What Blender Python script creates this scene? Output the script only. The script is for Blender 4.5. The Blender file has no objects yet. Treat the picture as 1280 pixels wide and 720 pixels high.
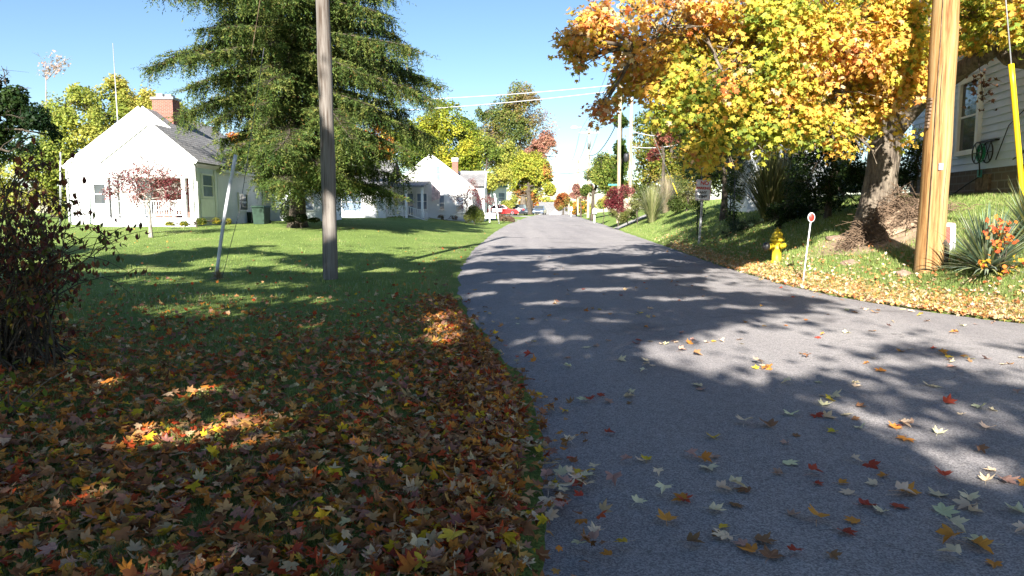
import bpy, bmesh, math, random
import numpy as np
from mathutils import Vector, Matrix, noise as mnoise

random.seed(7)
rng = np.random.default_rng(11)
SC = bpy.context.scene
COL = SC.collection
R = math.radians
Z3 = Vector((0, 0, 1))

# ------------------------------------------------------------------ camera geometry (1280x720 photograph, f = 900 px)
F, HOR, CAMH = 900.0, 262.0, 1.6
PITCH = math.atan((360 - HOR) / F)
CP, SP = math.cos(PITCH), math.sin(PITCH)

def at(px, py, Y):
    u, v = (px - 640) / F, (360 - py) / F
    d = (u, CP + v * SP, -SP + v * CP)
    k = Y / d[1]
    return Vector((d[0] * k, Y, CAMH + d[2] * k))

def proj(X, Y, Z):
    z = Z - CAMH
    dep = Y * CP - z * SP
    return 640 + F * X / dep, 360 - F * (Y * SP + z * CP) / dep

# ------------------------------------------------------------------ terrain
def sst(a, b, x):
    t = np.clip((x - a) / (b - a), 0, 1)
    return t * t * (3 - 2 * t)

_LY = [-60, 2, 3.1, 4.3, 6, 7, 8.1, 10.4, 13.3, 18.5, 28, 44, 62, 78, 104, 120, 160, 250, 700]
_LX = [.3, 0, 0, .07, .1, -.05, -.27, -.69, -1.1, -1.5, -1.6, -1.25, -.5, .6, 2.5, 4, 8, 18, 60]
_RY = [-60, 0, 5, 8, 10.3, 11.7, 13, 15, 21, 28, 44, 62, 78, 104, 120, 160, 250, 700]
_RX = [22, 17, 12, 9, 7.33, 6.63, 6.3, 6.0, 6.05, 6.4, 7.1, 8.0, 8.5, 9.5, 10.7, 14.7, 25, 67]
_Yf = np.arange(-60, 700, .5)
def _sm(y, x):
    v = np.interp(_Yf, y, x)
    k = np.ones(5) / 5
    return np.convolve(np.pad(v, 2, mode='edge'), k, 'valid')
_LF, _RF = _sm(_LY, _LX), _sm(_RY, _RX)
def xl(Y): return np.interp(Y, _Yf, _LF)
def xr(Y): return np.interp(Y, _Yf, _RF)
def zr(Y):
    return np.interp(Y, [-60, 8, 14, 20, 60, 100, 118, 132, 150, 200, 320, 700], [0, 0, .015, .05, .35, .65, .74, .66, .2, -2.4, -5, -5])
_BD = [0, .25, .6, 1.2, 2.0, 3.0, 5.5, 8, 60]
_BZ = [0, .10, .25, .5, .82, 1.26, 1.9, 2.05, 2.4]
def zg(X, Y):
    X, Y = np.asarray(X, float), np.asarray(Y, float)
    dl, dr = xl(Y) - X, X - xr(Y)
    z = zr(Y) * np.ones_like(X)
    left = .02 * sst(0, .4, dl) + (.52 * sst(18, 37, Y) + .10 * sst(30, 60, Y)) * sst(.6, 9, dl) * (1 - .75 * sst(80, 120, Y))
    und = .03 * np.sin(X * .9 + 1) * np.sin(Y * .6) * sst(1, 3, dl) + .02 * np.sin(X * 2.3 + Y * 1.7) * sst(1, 3, dl)
    mult = 1 - .72 * sst(55, 95, Y)
    mult = mult * sst(4, 10.5, Y) ** .5
    bank = np.interp(np.maximum(dr, 0), _BD, _BZ) * mult
    inroad = sst(.0, .25, np.minimum(-dl, -dr))
    z = z + np.where(dl > 0, left + und, 0) + np.where(dr > 0, bank, 0) - .07 * inroad
    return z
def zgf(x, y): return float(zg(x, y))
def onground(px, py, guess=20):
    """point where the photograph's ray at (px, py) meets the ground"""
    best = None
    for Y in np.arange(3, 130, .1):
        p = at(px, py, float(Y))
        if p.z <= zgf(p.x, p.y): return p
    return at(px, py, guess)

# ------------------------------------------------------------------ materials
def newmat(name):
    m = bpy.data.materials.new(name); m.use_nodes = True
    nt = m.node_tree
    return m, nt, nt.nodes['Principled BSDF']
def nd(nt, t, **kw):
    n = nt.nodes.new(t)
    for k, v in kw.items():
        if k in n.inputs: n.inputs[k].default_value = v
        else: setattr(n, k, v)
    return n
def lk(nt, a, b): nt.links.new(a, b)
def c4(c): return (c[0], c[1], c[2], 1)

def mat_plain(name, col, rough=.6, var=.15, scale=6, bump=0, metal=0, spec=.4, bscale=40):
    m, nt, b = newmat(name)
    tc = nd(nt, 'ShaderNodeTexCoord')
    n = nd(nt, 'ShaderNodeTexNoise', Scale=scale, Detail=5)
    lk(nt, tc.outputs['Object'], n.inputs['Vector'])
    rp = nd(nt, 'ShaderNodeValToRGB')
    rp.color_ramp.elements[0].color = c4([max(0, x * (1 - var)) for x in col]); rp.color_ramp.elements[0].position = .3
    rp.color_ramp.elements[1].color = c4([min(1, x * (1 + var)) for x in col]); rp.color_ramp.elements[1].position = .7
    lk(nt, n.outputs['Fac'], rp.inputs['Fac']); lk(nt, rp.outputs['Color'], b.inputs['Base Color'])
    b.inputs['Roughness'].default_value = rough; b.inputs['Metallic'].default_value = metal
    b.inputs['Specular IOR Level'].default_value = spec
    if bump:
        n2 = nd(nt, 'ShaderNodeTexNoise', Scale=bscale, Detail=6)
        lk(nt, tc.outputs['Object'], n2.inputs['Vector'])
        bp = nd(nt, 'ShaderNodeBump', Strength=bump, Distance=.02)
        lk(nt, n2.outputs['Fac'], bp.inputs['Height']); lk(nt, bp.outputs['Normal'], b.inputs['Normal'])
    return m

def mat_leaf(name, trans=.35, attr=True, gloss=.25):
    """thin leaf: diffuse + translucent + a little gloss, its colour from the mesh's 'Col' attribute or the object's colour"""
    m, nt, b = newmat(name)
    nt.nodes.remove(b)
    out = nt.nodes['Material Output']
    if attr: src = nd(nt, 'ShaderNodeAttribute', attribute_name='Col').outputs['Color']
    else: src = nd(nt, 'ShaderNodeObjectInfo').outputs['Color']
    tc = nd(nt, 'ShaderNodeTexCoord'); n = nd(nt, 'ShaderNodeTexNoise', Scale=38, Detail=3)
    lk(nt, tc.outputs['Object'], n.inputs['Vector'])
    mr = nd(nt, 'ShaderNodeMapRange'); mr.inputs['To Min'].default_value = .7; mr.inputs['To Max'].default_value = 1.25
    lk(nt, n.outputs['Fac'], mr.inputs['Value'])
    mx = nd(nt, 'ShaderNodeVectorMath', operation='SCALE'); lk(nt, src, mx.inputs[0]); lk(nt, mr.outputs[0], mx.inputs['Scale'])
    d = nd(nt, 'ShaderNodeBsdfDiffuse'); t = nd(nt, 'ShaderNodeBsdfTranslucent'); g = nd(nt, 'ShaderNodeBsdfGlossy', Roughness=.45)
    lk(nt, mx.outputs[0], d.inputs['Color']); lk(nt, mx.outputs[0], t.inputs['Color'])
    g.inputs['Color'].default_value = (.9, .9, .9, 1)
    m1 = nd(nt, 'ShaderNodeMixShader', Fac=trans); lk(nt, d.outputs[0], m1.inputs[1]); lk(nt, t.outputs[0], m1.inputs[2])
    fr = nd(nt, 'ShaderNodeFresnel', IOR=1.4)
    mu = nd(nt, 'ShaderNodeMath', operation='MULTIPLY'); mu.inputs[1].default_value = gloss; lk(nt, fr.outputs[0], mu.inputs[0])
    m2 = nd(nt, 'ShaderNodeMixShader'); lk(nt, mu.outputs[0], m2.inputs['Fac']); lk(nt, m1.outputs[0], m2.inputs[1]); lk(nt, g.outputs[0], m2.inputs[2])
    lk(nt, m2.outputs[0], out.inputs['Surface'])
    return m

def mat_wood(name, c1, c2, c3, rough=.75, stretch=.05, bump=.5):
    m, nt, b = newmat(name)
    tc = nd(nt, 'ShaderNodeTexCoord'); mp = nd(nt, 'ShaderNodeMapping')
    mp.inputs['Scale'].default_value = (1, 1, stretch)
    lk(nt, tc.outputs['Object'], mp.inputs['Vector'])
    n = nd(nt, 'ShaderNodeTexNoise', Scale=26, Detail=7, Roughness=.65); lk(nt, mp.outputs[0], n.inputs['Vector'])
    n0 = nd(nt, 'ShaderNodeTexNoise', Scale=5, Detail=4); lk(nt, mp.outputs[0], n0.inputs['Vector'])
    r = nd(nt, 'ShaderNodeValToRGB'); e = r.color_ramp.elements
    e[0].color = c4(c3); e[0].position = .39; e[1].color = c4(c2); e[1].position = .60
    k = e.new(.485); k.color = c4(c1)
    mx = nd(nt, 'ShaderNodeMath', operation='ADD'); ml = nd(nt, 'ShaderNodeMath', operation='MULTIPLY'); ml.inputs[1].default_value = .5
    ml2 = nd(nt, 'ShaderNodeMath', operation='MULTIPLY'); ml2.inputs[1].default_value = .5
    lk(nt, n.outputs['Fac'], ml.inputs[0]); lk(nt, n0.outputs['Fac'], ml2.inputs[0]); lk(nt, ml.outputs[0], mx.inputs[0]); lk(nt, ml2.outputs[0], mx.inputs[1])
    lk(nt, mx.outputs[0], r.inputs['Fac']); lk(nt, r.outputs['Color'], b.inputs['Base Color'])
    b.inputs['Roughness'].default_value = rough; b.inputs['Specular IOR Level'].default_value = .25
    bp = nd(nt, 'ShaderNodeBump', Strength=bump, Distance=.01); lk(nt, n.outputs['Fac'], bp.inputs['Height']); lk(nt, bp.outputs['Normal'], b.inputs['Normal'])
    return m

def mat_bark(name, c1, c2, scale=9, bump=.9):
    m, nt, b = newmat(name)
    tc = nd(nt, 'ShaderNodeTexCoord'); mp = nd(nt, 'ShaderNodeMapping'); mp.inputs['Scale'].default_value = (1, 1, .3)
    lk(nt, tc.outputs['Object'], mp.inputs['Vector'])
    n = nd(nt, 'ShaderNodeTexNoise', Scale=scale, Detail=9, Roughness=.7); lk(nt, mp.outputs[0], n.inputs['Vector'])
    v = nd(nt, 'ShaderNodeTexVoronoi', Scale=scale * 1.6); lk(nt, mp.outputs[0], v.inputs['Vector'])
    r = nd(nt, 'ShaderNodeValToRGB'); e = r.color_ramp.elements
    e[0].color = c4(c1); e[0].position = .35; e[1].color = c4(c2); e[1].position = .66
    lk(nt, n.outputs['Fac'], r.inputs['Fac']); lk(nt, r.outputs['Color'], b.inputs['Base Color'])
    ad = nd(nt, 'ShaderNodeMath', operation='ADD'); lk(nt, n.outputs['Fac'], ad.inputs[0]); lk(nt, v.outputs['Distance'], ad.inputs[1])
    bp = nd(nt, 'ShaderNodeBump', Strength=bump, Distance=.04); lk(nt, ad.outputs[0], bp.inputs['Height']); lk(nt, bp.outputs['Normal'], b.inputs['Normal'])
    b.inputs['Roughness'].default_value = .9; b.inputs['Specular IOR Level'].default_value = .15
    return m

def mat_siding(name, col, lap=.13, rough=.5):
    """painted lap siding: saw-tooth relief running along z"""
    m, nt, b = newmat(name)
    tc = nd(nt, 'ShaderNodeTexCoord'); sx = nd(nt, 'ShaderNodeSeparateXYZ'); lk(nt, tc.outputs['Object'], sx.inputs[0])
    dv = nd(nt, 'ShaderNodeMath', operation='DIVIDE'); dv.inputs[1].default_value = lap; lk(nt, sx.outputs['Z'], dv.inputs[0])
    fr = nd(nt, 'ShaderNodeMath', operation='FRACT'); lk(nt, dv.outputs[0], fr.inputs[0])
    inv = nd(nt, 'ShaderNodeMath', operation='SUBTRACT'); inv.inputs[0].default_value = 1; lk(nt, fr.outputs[0], inv.inputs[1])
    bp = nd(nt, 'ShaderNodeBump', Strength=.6, Distance=.015); lk(nt, inv.outputs[0], bp.inputs['Height']); lk(nt, bp.outputs['Normal'], b.inputs['Normal'])
    n = nd(nt, 'ShaderNodeTexNoise', Scale=1.7, Detail=6); lk(nt, tc.outputs['Object'], n.inputs['Vector'])
    r = nd(nt, 'ShaderNodeValToRGB'); e = r.color_ramp.elements
    e[0].color = c4([x * .9 for x in col]); e[0].position = .3; e[1].color = c4(col); e[1].position = .6
    lk(nt, n.outputs['Fac'], r.inputs['Fac']); lk(nt, r.outputs['Color'], b.inputs['Base Color'])
    b.inputs['Roughness'].default_value = rough
    return m

def mat_brick(name, c1, c2, mortar, bw=.22, bh=.075, axis='X', rough=.85):
    m, nt, b = newmat(name)
    tc = nd(nt, 'ShaderNodeTexCoord'); sx = nd(nt, 'ShaderNodeSeparateXYZ'); lk(nt, tc.outputs['Object'], sx.inputs[0])
    ad = nd(nt, 'ShaderNodeMath', operation='ADD'); lk(nt, sx.outputs['X'], ad.inputs[0]); lk(nt, sx.outputs['Y'], ad.inputs[1])
    cx = nd(nt, 'ShaderNodeCombineXYZ'); lk(nt, ad.outputs[0], cx.inputs['X']); lk(nt, sx.outputs['Z'], cx.inputs['Y'])
    br = nd(nt, 'ShaderNodeTexBrick'); br.inputs['Scale'].default_value = 1
    br.inputs['Brick Width'].default_value = bw; br.inputs['Row Height'].default_value = bh; br.inputs['Mortar Size'].default_value = bh * .1
    br.inputs['Color1'].default_value = c4(c1); br.inputs['Color2'].default_value = c4(c2); br.inputs['Mortar'].default_value = c4(mortar)
    lk(nt, cx.outputs[0], br.inputs['Vector'])
    n = nd(nt, 'ShaderNodeTexNoise', Scale=5, Detail=6); lk(nt, tc.outputs['Object'], n.inputs['Vector'])
    mr = nd(nt, 'ShaderNodeMapRange'); mr.inputs['To Min'].default_value = .75; mr.inputs['To Max'].default_value = 1.2; lk(nt, n.outputs['Fac'], mr.inputs['Value'])
    vs = nd(nt, 'ShaderNodeVectorMath', operation='SCALE'); lk(nt, br.outputs['Color'], vs.inputs[0]); lk(nt, mr.outputs[0], vs.inputs['Scale'])
    lk(nt, vs.outputs[0], b.inputs['Base Color'])
    bp = nd(nt, 'ShaderNodeBump', Strength=.5, Distance=.01, invert=True); lk(nt, br.outputs['Fac'], bp.inputs['Height']); lk(nt, bp.outputs['Normal'], b.inputs['Normal'])
    b.inputs['Roughness'].default_value = rough
    return m

def mat_glass(name, tint=(.03, .035, .04)):
    m, nt, b = newmat(name)
    tc = nd(nt, 'ShaderNodeTexCoord'); n = nd(nt, 'ShaderNodeTexNoise', Scale=2.2, Detail=2); lk(nt, tc.outputs['Object'], n.inputs['Vector'])
    r = nd(nt, 'ShaderNodeValToRGB'); r.color_ramp.elements[0].color = c4(tint); r.color_ramp.elements[1].color = c4([x * 2.5 for x in tint])
    lk(nt, n.outputs['Fac'], r.inputs['Fac']); lk(nt, r.outputs['Color'], b.inputs['Base Color'])
    bp = nd(nt, 'ShaderNodeBump', Strength=.06, Distance=.05); lk(nt, n.outputs['Fac'], bp.inputs['Height']); lk(nt, bp.outputs['Normal'], b.inputs['Normal'])
    b.inputs['Roughness'].default_value = .06; b.inputs['Specular IOR Level'].default_value = .8
    return m

def mat_paint(name, col, rough=.25, coat=.6):
    m = mat_plain(name, col, rough, .05, 3)
    b = m.node_tree.nodes['Principled BSDF']; b.inputs['Coat Weight'].default_value = coat; b.inputs['Coat Roughness'].default_value = .08
    return m

def mat_asphalt():
    m, nt, b = newmat('asphalt')
    tc = nd(nt, 'ShaderNodeTexCoord')
    big = nd(nt, 'ShaderNodeTexNoise', Scale=.35, Detail=6, Roughness=.6); lk(nt, tc.outputs['Object'], big.inputs['Vector'])
    mp = nd(nt, 'ShaderNodeMapping'); mp.inputs['Scale'].default_value = (1, .06, 1); lk(nt, tc.outputs['Object'], mp.inputs['Vector'])
    st = nd(nt, 'ShaderNodeTexNoise', Scale=1.3, Detail=3); lk(nt, mp.outputs[0], st.inputs['Vector'])
    sp = nd(nt, 'ShaderNodeTexVoronoi', Scale=125); lk(nt, tc.outputs['Object'], sp.inputs['Vector'])
    fi = nd(nt, 'ShaderNodeTexNoise', Scale=330, Detail=3, Roughness=.7); lk(nt, tc.outputs['Object'], fi.inputs['Vector'])
    mid = nd(nt, 'ShaderNodeTexNoise', Scale=14, Detail=5); lk(nt, tc.outputs['Object'], mid.inputs['Vector'])
    r = nd(nt, 'ShaderNodeValToRGB'); e = r.color_ramp.elements
    e[0].color = (.188, .176, .182, 1); e[0].position = .3; e[1].color = (.290, .272, .268, 1); e[1].position = .7
    add = nd(nt, 'ShaderNodeMath', operation='ADD'); h = nd(nt, 'ShaderNodeMath', operation='MULTIPLY'); h.inputs[1].default_value = .5
    lk(nt, big.outputs['Fac'], add.inputs[0]); lk(nt, st.outputs['Fac'], add.inputs[1]); lk(nt, add.outputs[0], h.inputs[0]); lk(nt, h.outputs[0], r.inputs['Fac'])
    r2 = nd(nt, 'ShaderNodeValToRGB'); e2 = r2.color_ramp.elements
    e2[0].color = (.55, .55, .56, 1); e2[0].position = .0; e2[1].color = (1.42, 1.40, 1.37, 1); e2[1].position = 1
    sepc = nd(nt, 'ShaderNodeSeparateColor'); lk(nt, sp.outputs['Color'], sepc.inputs[0]); lk(nt, sepc.outputs[0], r2.inputs['Fac'])
    mul = nd(nt, 'ShaderNodeVectorMath', operation='MULTIPLY'); lk(nt, r.outputs['Color'], mul.inputs[0]); lk(nt, r2.outputs['Color'], mul.inputs[1])
    mr = nd(nt, 'ShaderNodeMapRange'); mr.inputs['To Min'].default_value = .8; mr.inputs['To Max'].default_value = 1.2; lk(nt, mid.outputs['Fac'], mr.inputs['Value'])
    m3 = nd(nt, 'ShaderNodeVectorMath', operation='SCALE'); lk(nt, mul.outputs[0], m3.inputs[0]); lk(nt, mr.outputs[0], m3.inputs['Scale'])
    mr2 = nd(nt, 'ShaderNodeMapRange'); mr2.inputs['To Min'].default_value = .72; mr2.inputs['To Max'].default_value = 1.28; lk(nt, fi.outputs['Fac'], mr2.inputs['Value'])
    m4 = nd(nt, 'ShaderNodeVectorMath', operation='SCALE'); lk(nt, m3.outputs[0], m4.inputs[0]); lk(nt, mr2.outputs[0], m4.inputs['Scale'])
    # hairline cracks, old stains, paler wheel tracks
    wn = nd(nt, 'ShaderNodeTexNoise', Scale=1.1, Detail=5); lk(nt, tc.outputs['Object'], wn.inputs['Vector'])
    wv = nd(nt, 'ShaderNodeVectorMath', operation='SCALE'); wv.inputs['Scale'].default_value = .9; lk(nt, wn.outputs['Color'], wv.inputs[0])
    wa = nd(nt, 'ShaderNodeVectorMath', operation='ADD'); lk(nt, tc.outputs['Object'], wa.inputs[0]); lk(nt, wv.outputs[0], wa.inputs[1])
    ck = nd(nt, 'ShaderNodeTexVoronoi', Scale=.42, feature='DISTANCE_TO_EDGE'); lk(nt, wa.outputs[0], ck.inputs['Vector'])
    cr = nd(nt, 'ShaderNodeMapRange'); cr.inputs['From Max'].default_value = .0045; cr.inputs['To Min'].default_value = .55; lk(nt, ck.outputs['Distance'], cr.inputs['Value'])
    cm = nd(nt, 'ShaderNodeMapRange'); cm.inputs['From Min'].default_value = .5; cm.inputs['From Max'].default_value = .58; lk(nt, big.outputs['Fac'], cm.inputs['Value'])
    cx_ = nd(nt, 'ShaderNodeMix'); cx_.data_type = 'FLOAT'; cx_.inputs['A'].default_value = 1; lk(nt, cm.outputs[0], cx_.inputs['Factor']); lk(nt, cr.outputs[0], cx_.inputs['B'])
    sn = nd(nt, 'ShaderNodeTexNoise', Scale=.8, Detail=3); lk(nt, wa.outputs[0], sn.inputs['Vector'])
    sr = nd(nt, 'ShaderNodeMapRange'); sr.inputs['From Min'].default_value = .30; sr.inputs['From Max'].default_value = .40; sr.inputs['To Min'].default_value = .74; lk(nt, sn.outputs['Fac'], sr.inputs['Value'])
    mc = nd(nt, 'ShaderNodeMath', operation='MULTIPLY'); lk(nt, cx_.outputs['Result'], mc.inputs[0]); lk(nt, sr.outputs[0], mc.inputs[1])
    m5 = nd(nt, 'ShaderNodeVectorMath', operation='SCALE'); lk(nt, m4.outputs[0], m5.inputs[0]); lk(nt, mc.outputs[0], m5.inputs['Scale'])
    lk(nt, m5.outputs[0], b.inputs['Base Color'])
    bp = nd(nt, 'ShaderNodeBump', Strength=.7, Distance=.006); lk(nt, sp.outputs['Distance'], bp.inputs['Height']); lk(nt, bp.outputs['Normal'], b.inputs['Normal'])
    b.inputs['Roughness'].default_value = .85; b.inputs['Specular IOR Level'].default_value = .3
    return m

def mat_lawn():
    m, nt, b = newmat('lawn_soil')
    tc = nd(nt, 'ShaderNodeTexCoord')
    a = nd(nt, 'ShaderNodeTexNoise', Scale=.45, Detail=7, Roughness=.65); lk(nt, tc.outputs['Object'], a.inputs['Vector'])
    f = nd(nt, 'ShaderNodeTexNoise', Scale=45, Detail=4, Roughness=.75); lk(nt, tc.outputs['Object'], f.inputs['Vector'])
    r = nd(nt, 'ShaderNodeValToRGB'); e = r.color_ramp.elements
    e[0].color = (.15, .22, .055, 1); e[0].position = .3; e[1].color = (.30, .30, .11, 1); e[1].position = .78
    k = e.new(.55); k.color = (.20, .28, .07, 1)
    lk(nt, a.outputs['Fac'], r.inputs['Fac'])
    mr = nd(nt, 'ShaderNodeMapRange'); mr.inputs['From Min'].default_value = .3; mr.inputs['From Max'].default_value = .7
    mr.inputs['To Min'].default_value = .35; mr.inputs['To Max'].default_value = 1.45; lk(nt, f.outputs['Fac'], mr.inputs['Value'])
    s = nd(nt, 'ShaderNodeVectorMath', operation='SCALE'); lk(nt, r.outputs['Color'], s.inputs[0]); lk(nt, mr.outputs[0], s.inputs['Scale'])
    lk(nt, s.outputs[0], b.inputs['Base Color'])
    bp = nd(nt, 'ShaderNodeBump', Strength=1, Distance=.05); lk(nt, f.outputs['Fac'], bp.inputs['Height']); lk(nt, bp.outputs['Normal'], b.inputs['Normal'])
    b.inputs['Roughness'].default_value = 1; b.inputs['Specular IOR Level'].default_value = .1
    return m

M = {}
M['asphalt'] = mat_asphalt(); M['lawn'] = mat_lawn()
M['foliage'] = mat_leaf('foliage', .48, gloss=.15); M['needle'] = mat_leaf('needle', .22, gloss=.1); M['dryleaf'] = mat_leaf('dry_leaf', .2, gloss=.1)
M['loose'] = mat_leaf('loose_leaf', .15, attr=False, gloss=.12); M['blade'] = mat_leaf('grass_blade', .3, gloss=.25)
M['grey_pole'] = mat_wood('weathered_pole', (.15, .13, .115), (.22, .20, .18), (.065, .046, .034))
M['tan_pole'] = mat_wood('fresh_pole', (.31, .175, .065), (.40, .27, .135), (.15, .065, .02))
M['far_pole'] = mat_wood('far_pole_wood', (.42, .34, .24), (.52, .43, .31), (.22, .15, .09))
M['bark'] = mat_bark('bark_grey', (.05, .038, .03), (.23, .19, .145))
M['bark_dark'] = mat_bark('bark_dark', (.03, .024, .02), (.13, .105, .08))
M['bark_pale'] = mat_bark('bark_pale', (.16, .14, .12), (.42, .38, .34), 14, .5)
M['siding'] = mat_siding('white_siding', (.74, .74, .735)); M['siding_blue'] = mat_siding('pale_siding', (.70, .74, .76))
M['white'] = mat_plain('white_paint', (.80, .80, .78), .5, .05, 4); M['trim'] = mat_plain('trim_paint', (.74, .74, .73), .45, .06, 5)
M['greytrim'] = mat_plain('grey_trim', (.40, .41, .42), .5, .1, 5)
M['shingle'] = mat_brick('grey_shingle', (.17, .165, .17), (.24, .235, .235), (.08, .08, .08), .3, .14, rough=.95)
M['shingle_light'] = mat_brick('light_shingle', (.30, .28, .26), (.38, .36, .34), (.16, .15, .14), .3, .14, rough=.95)
M['green_roof'] = mat_plain('green_roof', (.09, .17, .135), .5, .2, 3)
M['brick'] = mat_brick('red_brick', (.29, .085, .055), (.22, .06, .04), (.27, .22, .19))
M['block'] = mat_brick('dark_block', (.14, .10, .075), (.10, .075, .055), (.17, .15, .13), .4, .2)
M['conc'] = mat_plain('concrete', (.42, .42, .42), .85, .15, 4, .3)
M['glass'] = mat_glass('dark_glass'); M['glass_blue'] = mat_glass('blue_glass', (.10, .13, .17))
M['black'] = mat_plain('black_plastic', (.015, .015, .016), .45, .2, 9)
M['darkmetal'] = mat_plain('dark_metal', (.05, .05, .055), .5, .2, 9, metal=.4)
M['galv'] = mat_plain('galvanised', (.42, .43, .45), .45, .18, 12, metal=.6)
M['greyplastic'] = mat_plain('grey_plastic', (.50, .51, .54), .4, .06, 5)
M['yellowplastic'] = mat_plain('yellow_plastic', (.72, .50, .01), .4, .05, 5)
M['yellowpaint'] = mat_plain('hydrant_yellow', (.50, .37, .02), .5, .42, 7, .25, bscale=30)
M['binplastic'] = mat_plain('bin_green', (.02, .045, .03), .5, .15, 5)
M['red'] = mat_plain('sign_red', (.55, .03, .02), .5, .06, 8); M['signwhite'] = mat_plain('sign_white', (.66, .66, .67), .45, .1, 8)
M['signgrey'] = mat_plain('sign_black', (.05, .045, .05), .5, .1, 8); M['teal'] = mat_plain('teal_sign', (.05, .22, .22), .5, .1, 8)
M['brickred'] = mat_plain('faded_red', (.35, .08, .06), .7, .3, 12)
M['soil'] = mat_plain('bare_soil', (.30, .215, .145), .95, .35, 3.5, 1.0, bscale=22)
M['stick'] = mat_plain('dry_sticks', (.15, .10, .065), .9, .6, 9)
M['rock'] = mat_plain('sandstone', (.27, .18, .135), .9, .25, 8, .6)
M['carred'] = mat_paint('car_red', (.50, .025, .025)); M['carnavy'] = mat_paint('car_navy', (.025, .03, .05)); M['carblue'] = mat_paint('car_blue', (.10, .13, .19))
M['rubber'] = mat_plain('rubber', (.02, .02, .02), .8, .2, 9); M['chrome'] = mat_plain('alloy', (.55, .56, .58), .3, .05, 9, metal=.8)
M['lamp'] = mat_plain('lens', (.75, .76, .78), .15, .04, 9); M['tail'] = mat_plain('tail_lens', (.45, .03, .03), .2, .05, 9)
M['hose'] = mat_plain('hose_green', (.01, .22, .11), .4, .1, 8); M['blueplastic'] = mat_plain('blue_plastic', (.05, .05, .5), .4, .1, 8)
M['wire'] = mat_plain('wire_grey', (.40, .40, .42), .5, .05, 3); M['wiredark'] = mat_plain('wire_dark', (.06, .06, .075), .5, .05, 3)
M['yellowflower'] = M['foliage']; M['drygrass'] = mat_leaf('dry_grass', .2, gloss=.15)
M['paving'] = mat_plain('pale_concrete', (.30, .29, .275), .9, .12, 1.5, .3)

# ------------------------------------------------------------------ mesh building
def link(o): COL.objects.link(o); return o
def tag(o, label=None, cat=None, group=None, kind=None):
    if label: o['label'] = label
    if cat: o['category'] = cat
    if group: o['group'] = group
    if kind: o['kind'] = kind
    return o
def empty(name, loc, rz=0, label=None, cat=None, group=None):
    o = bpy.data.objects.new(name, None); o.location = loc; o.rotation_euler = (0, 0, rz); o.empty_display_size = .2
    link(o); return tag(o, label, cat, group)

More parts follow.
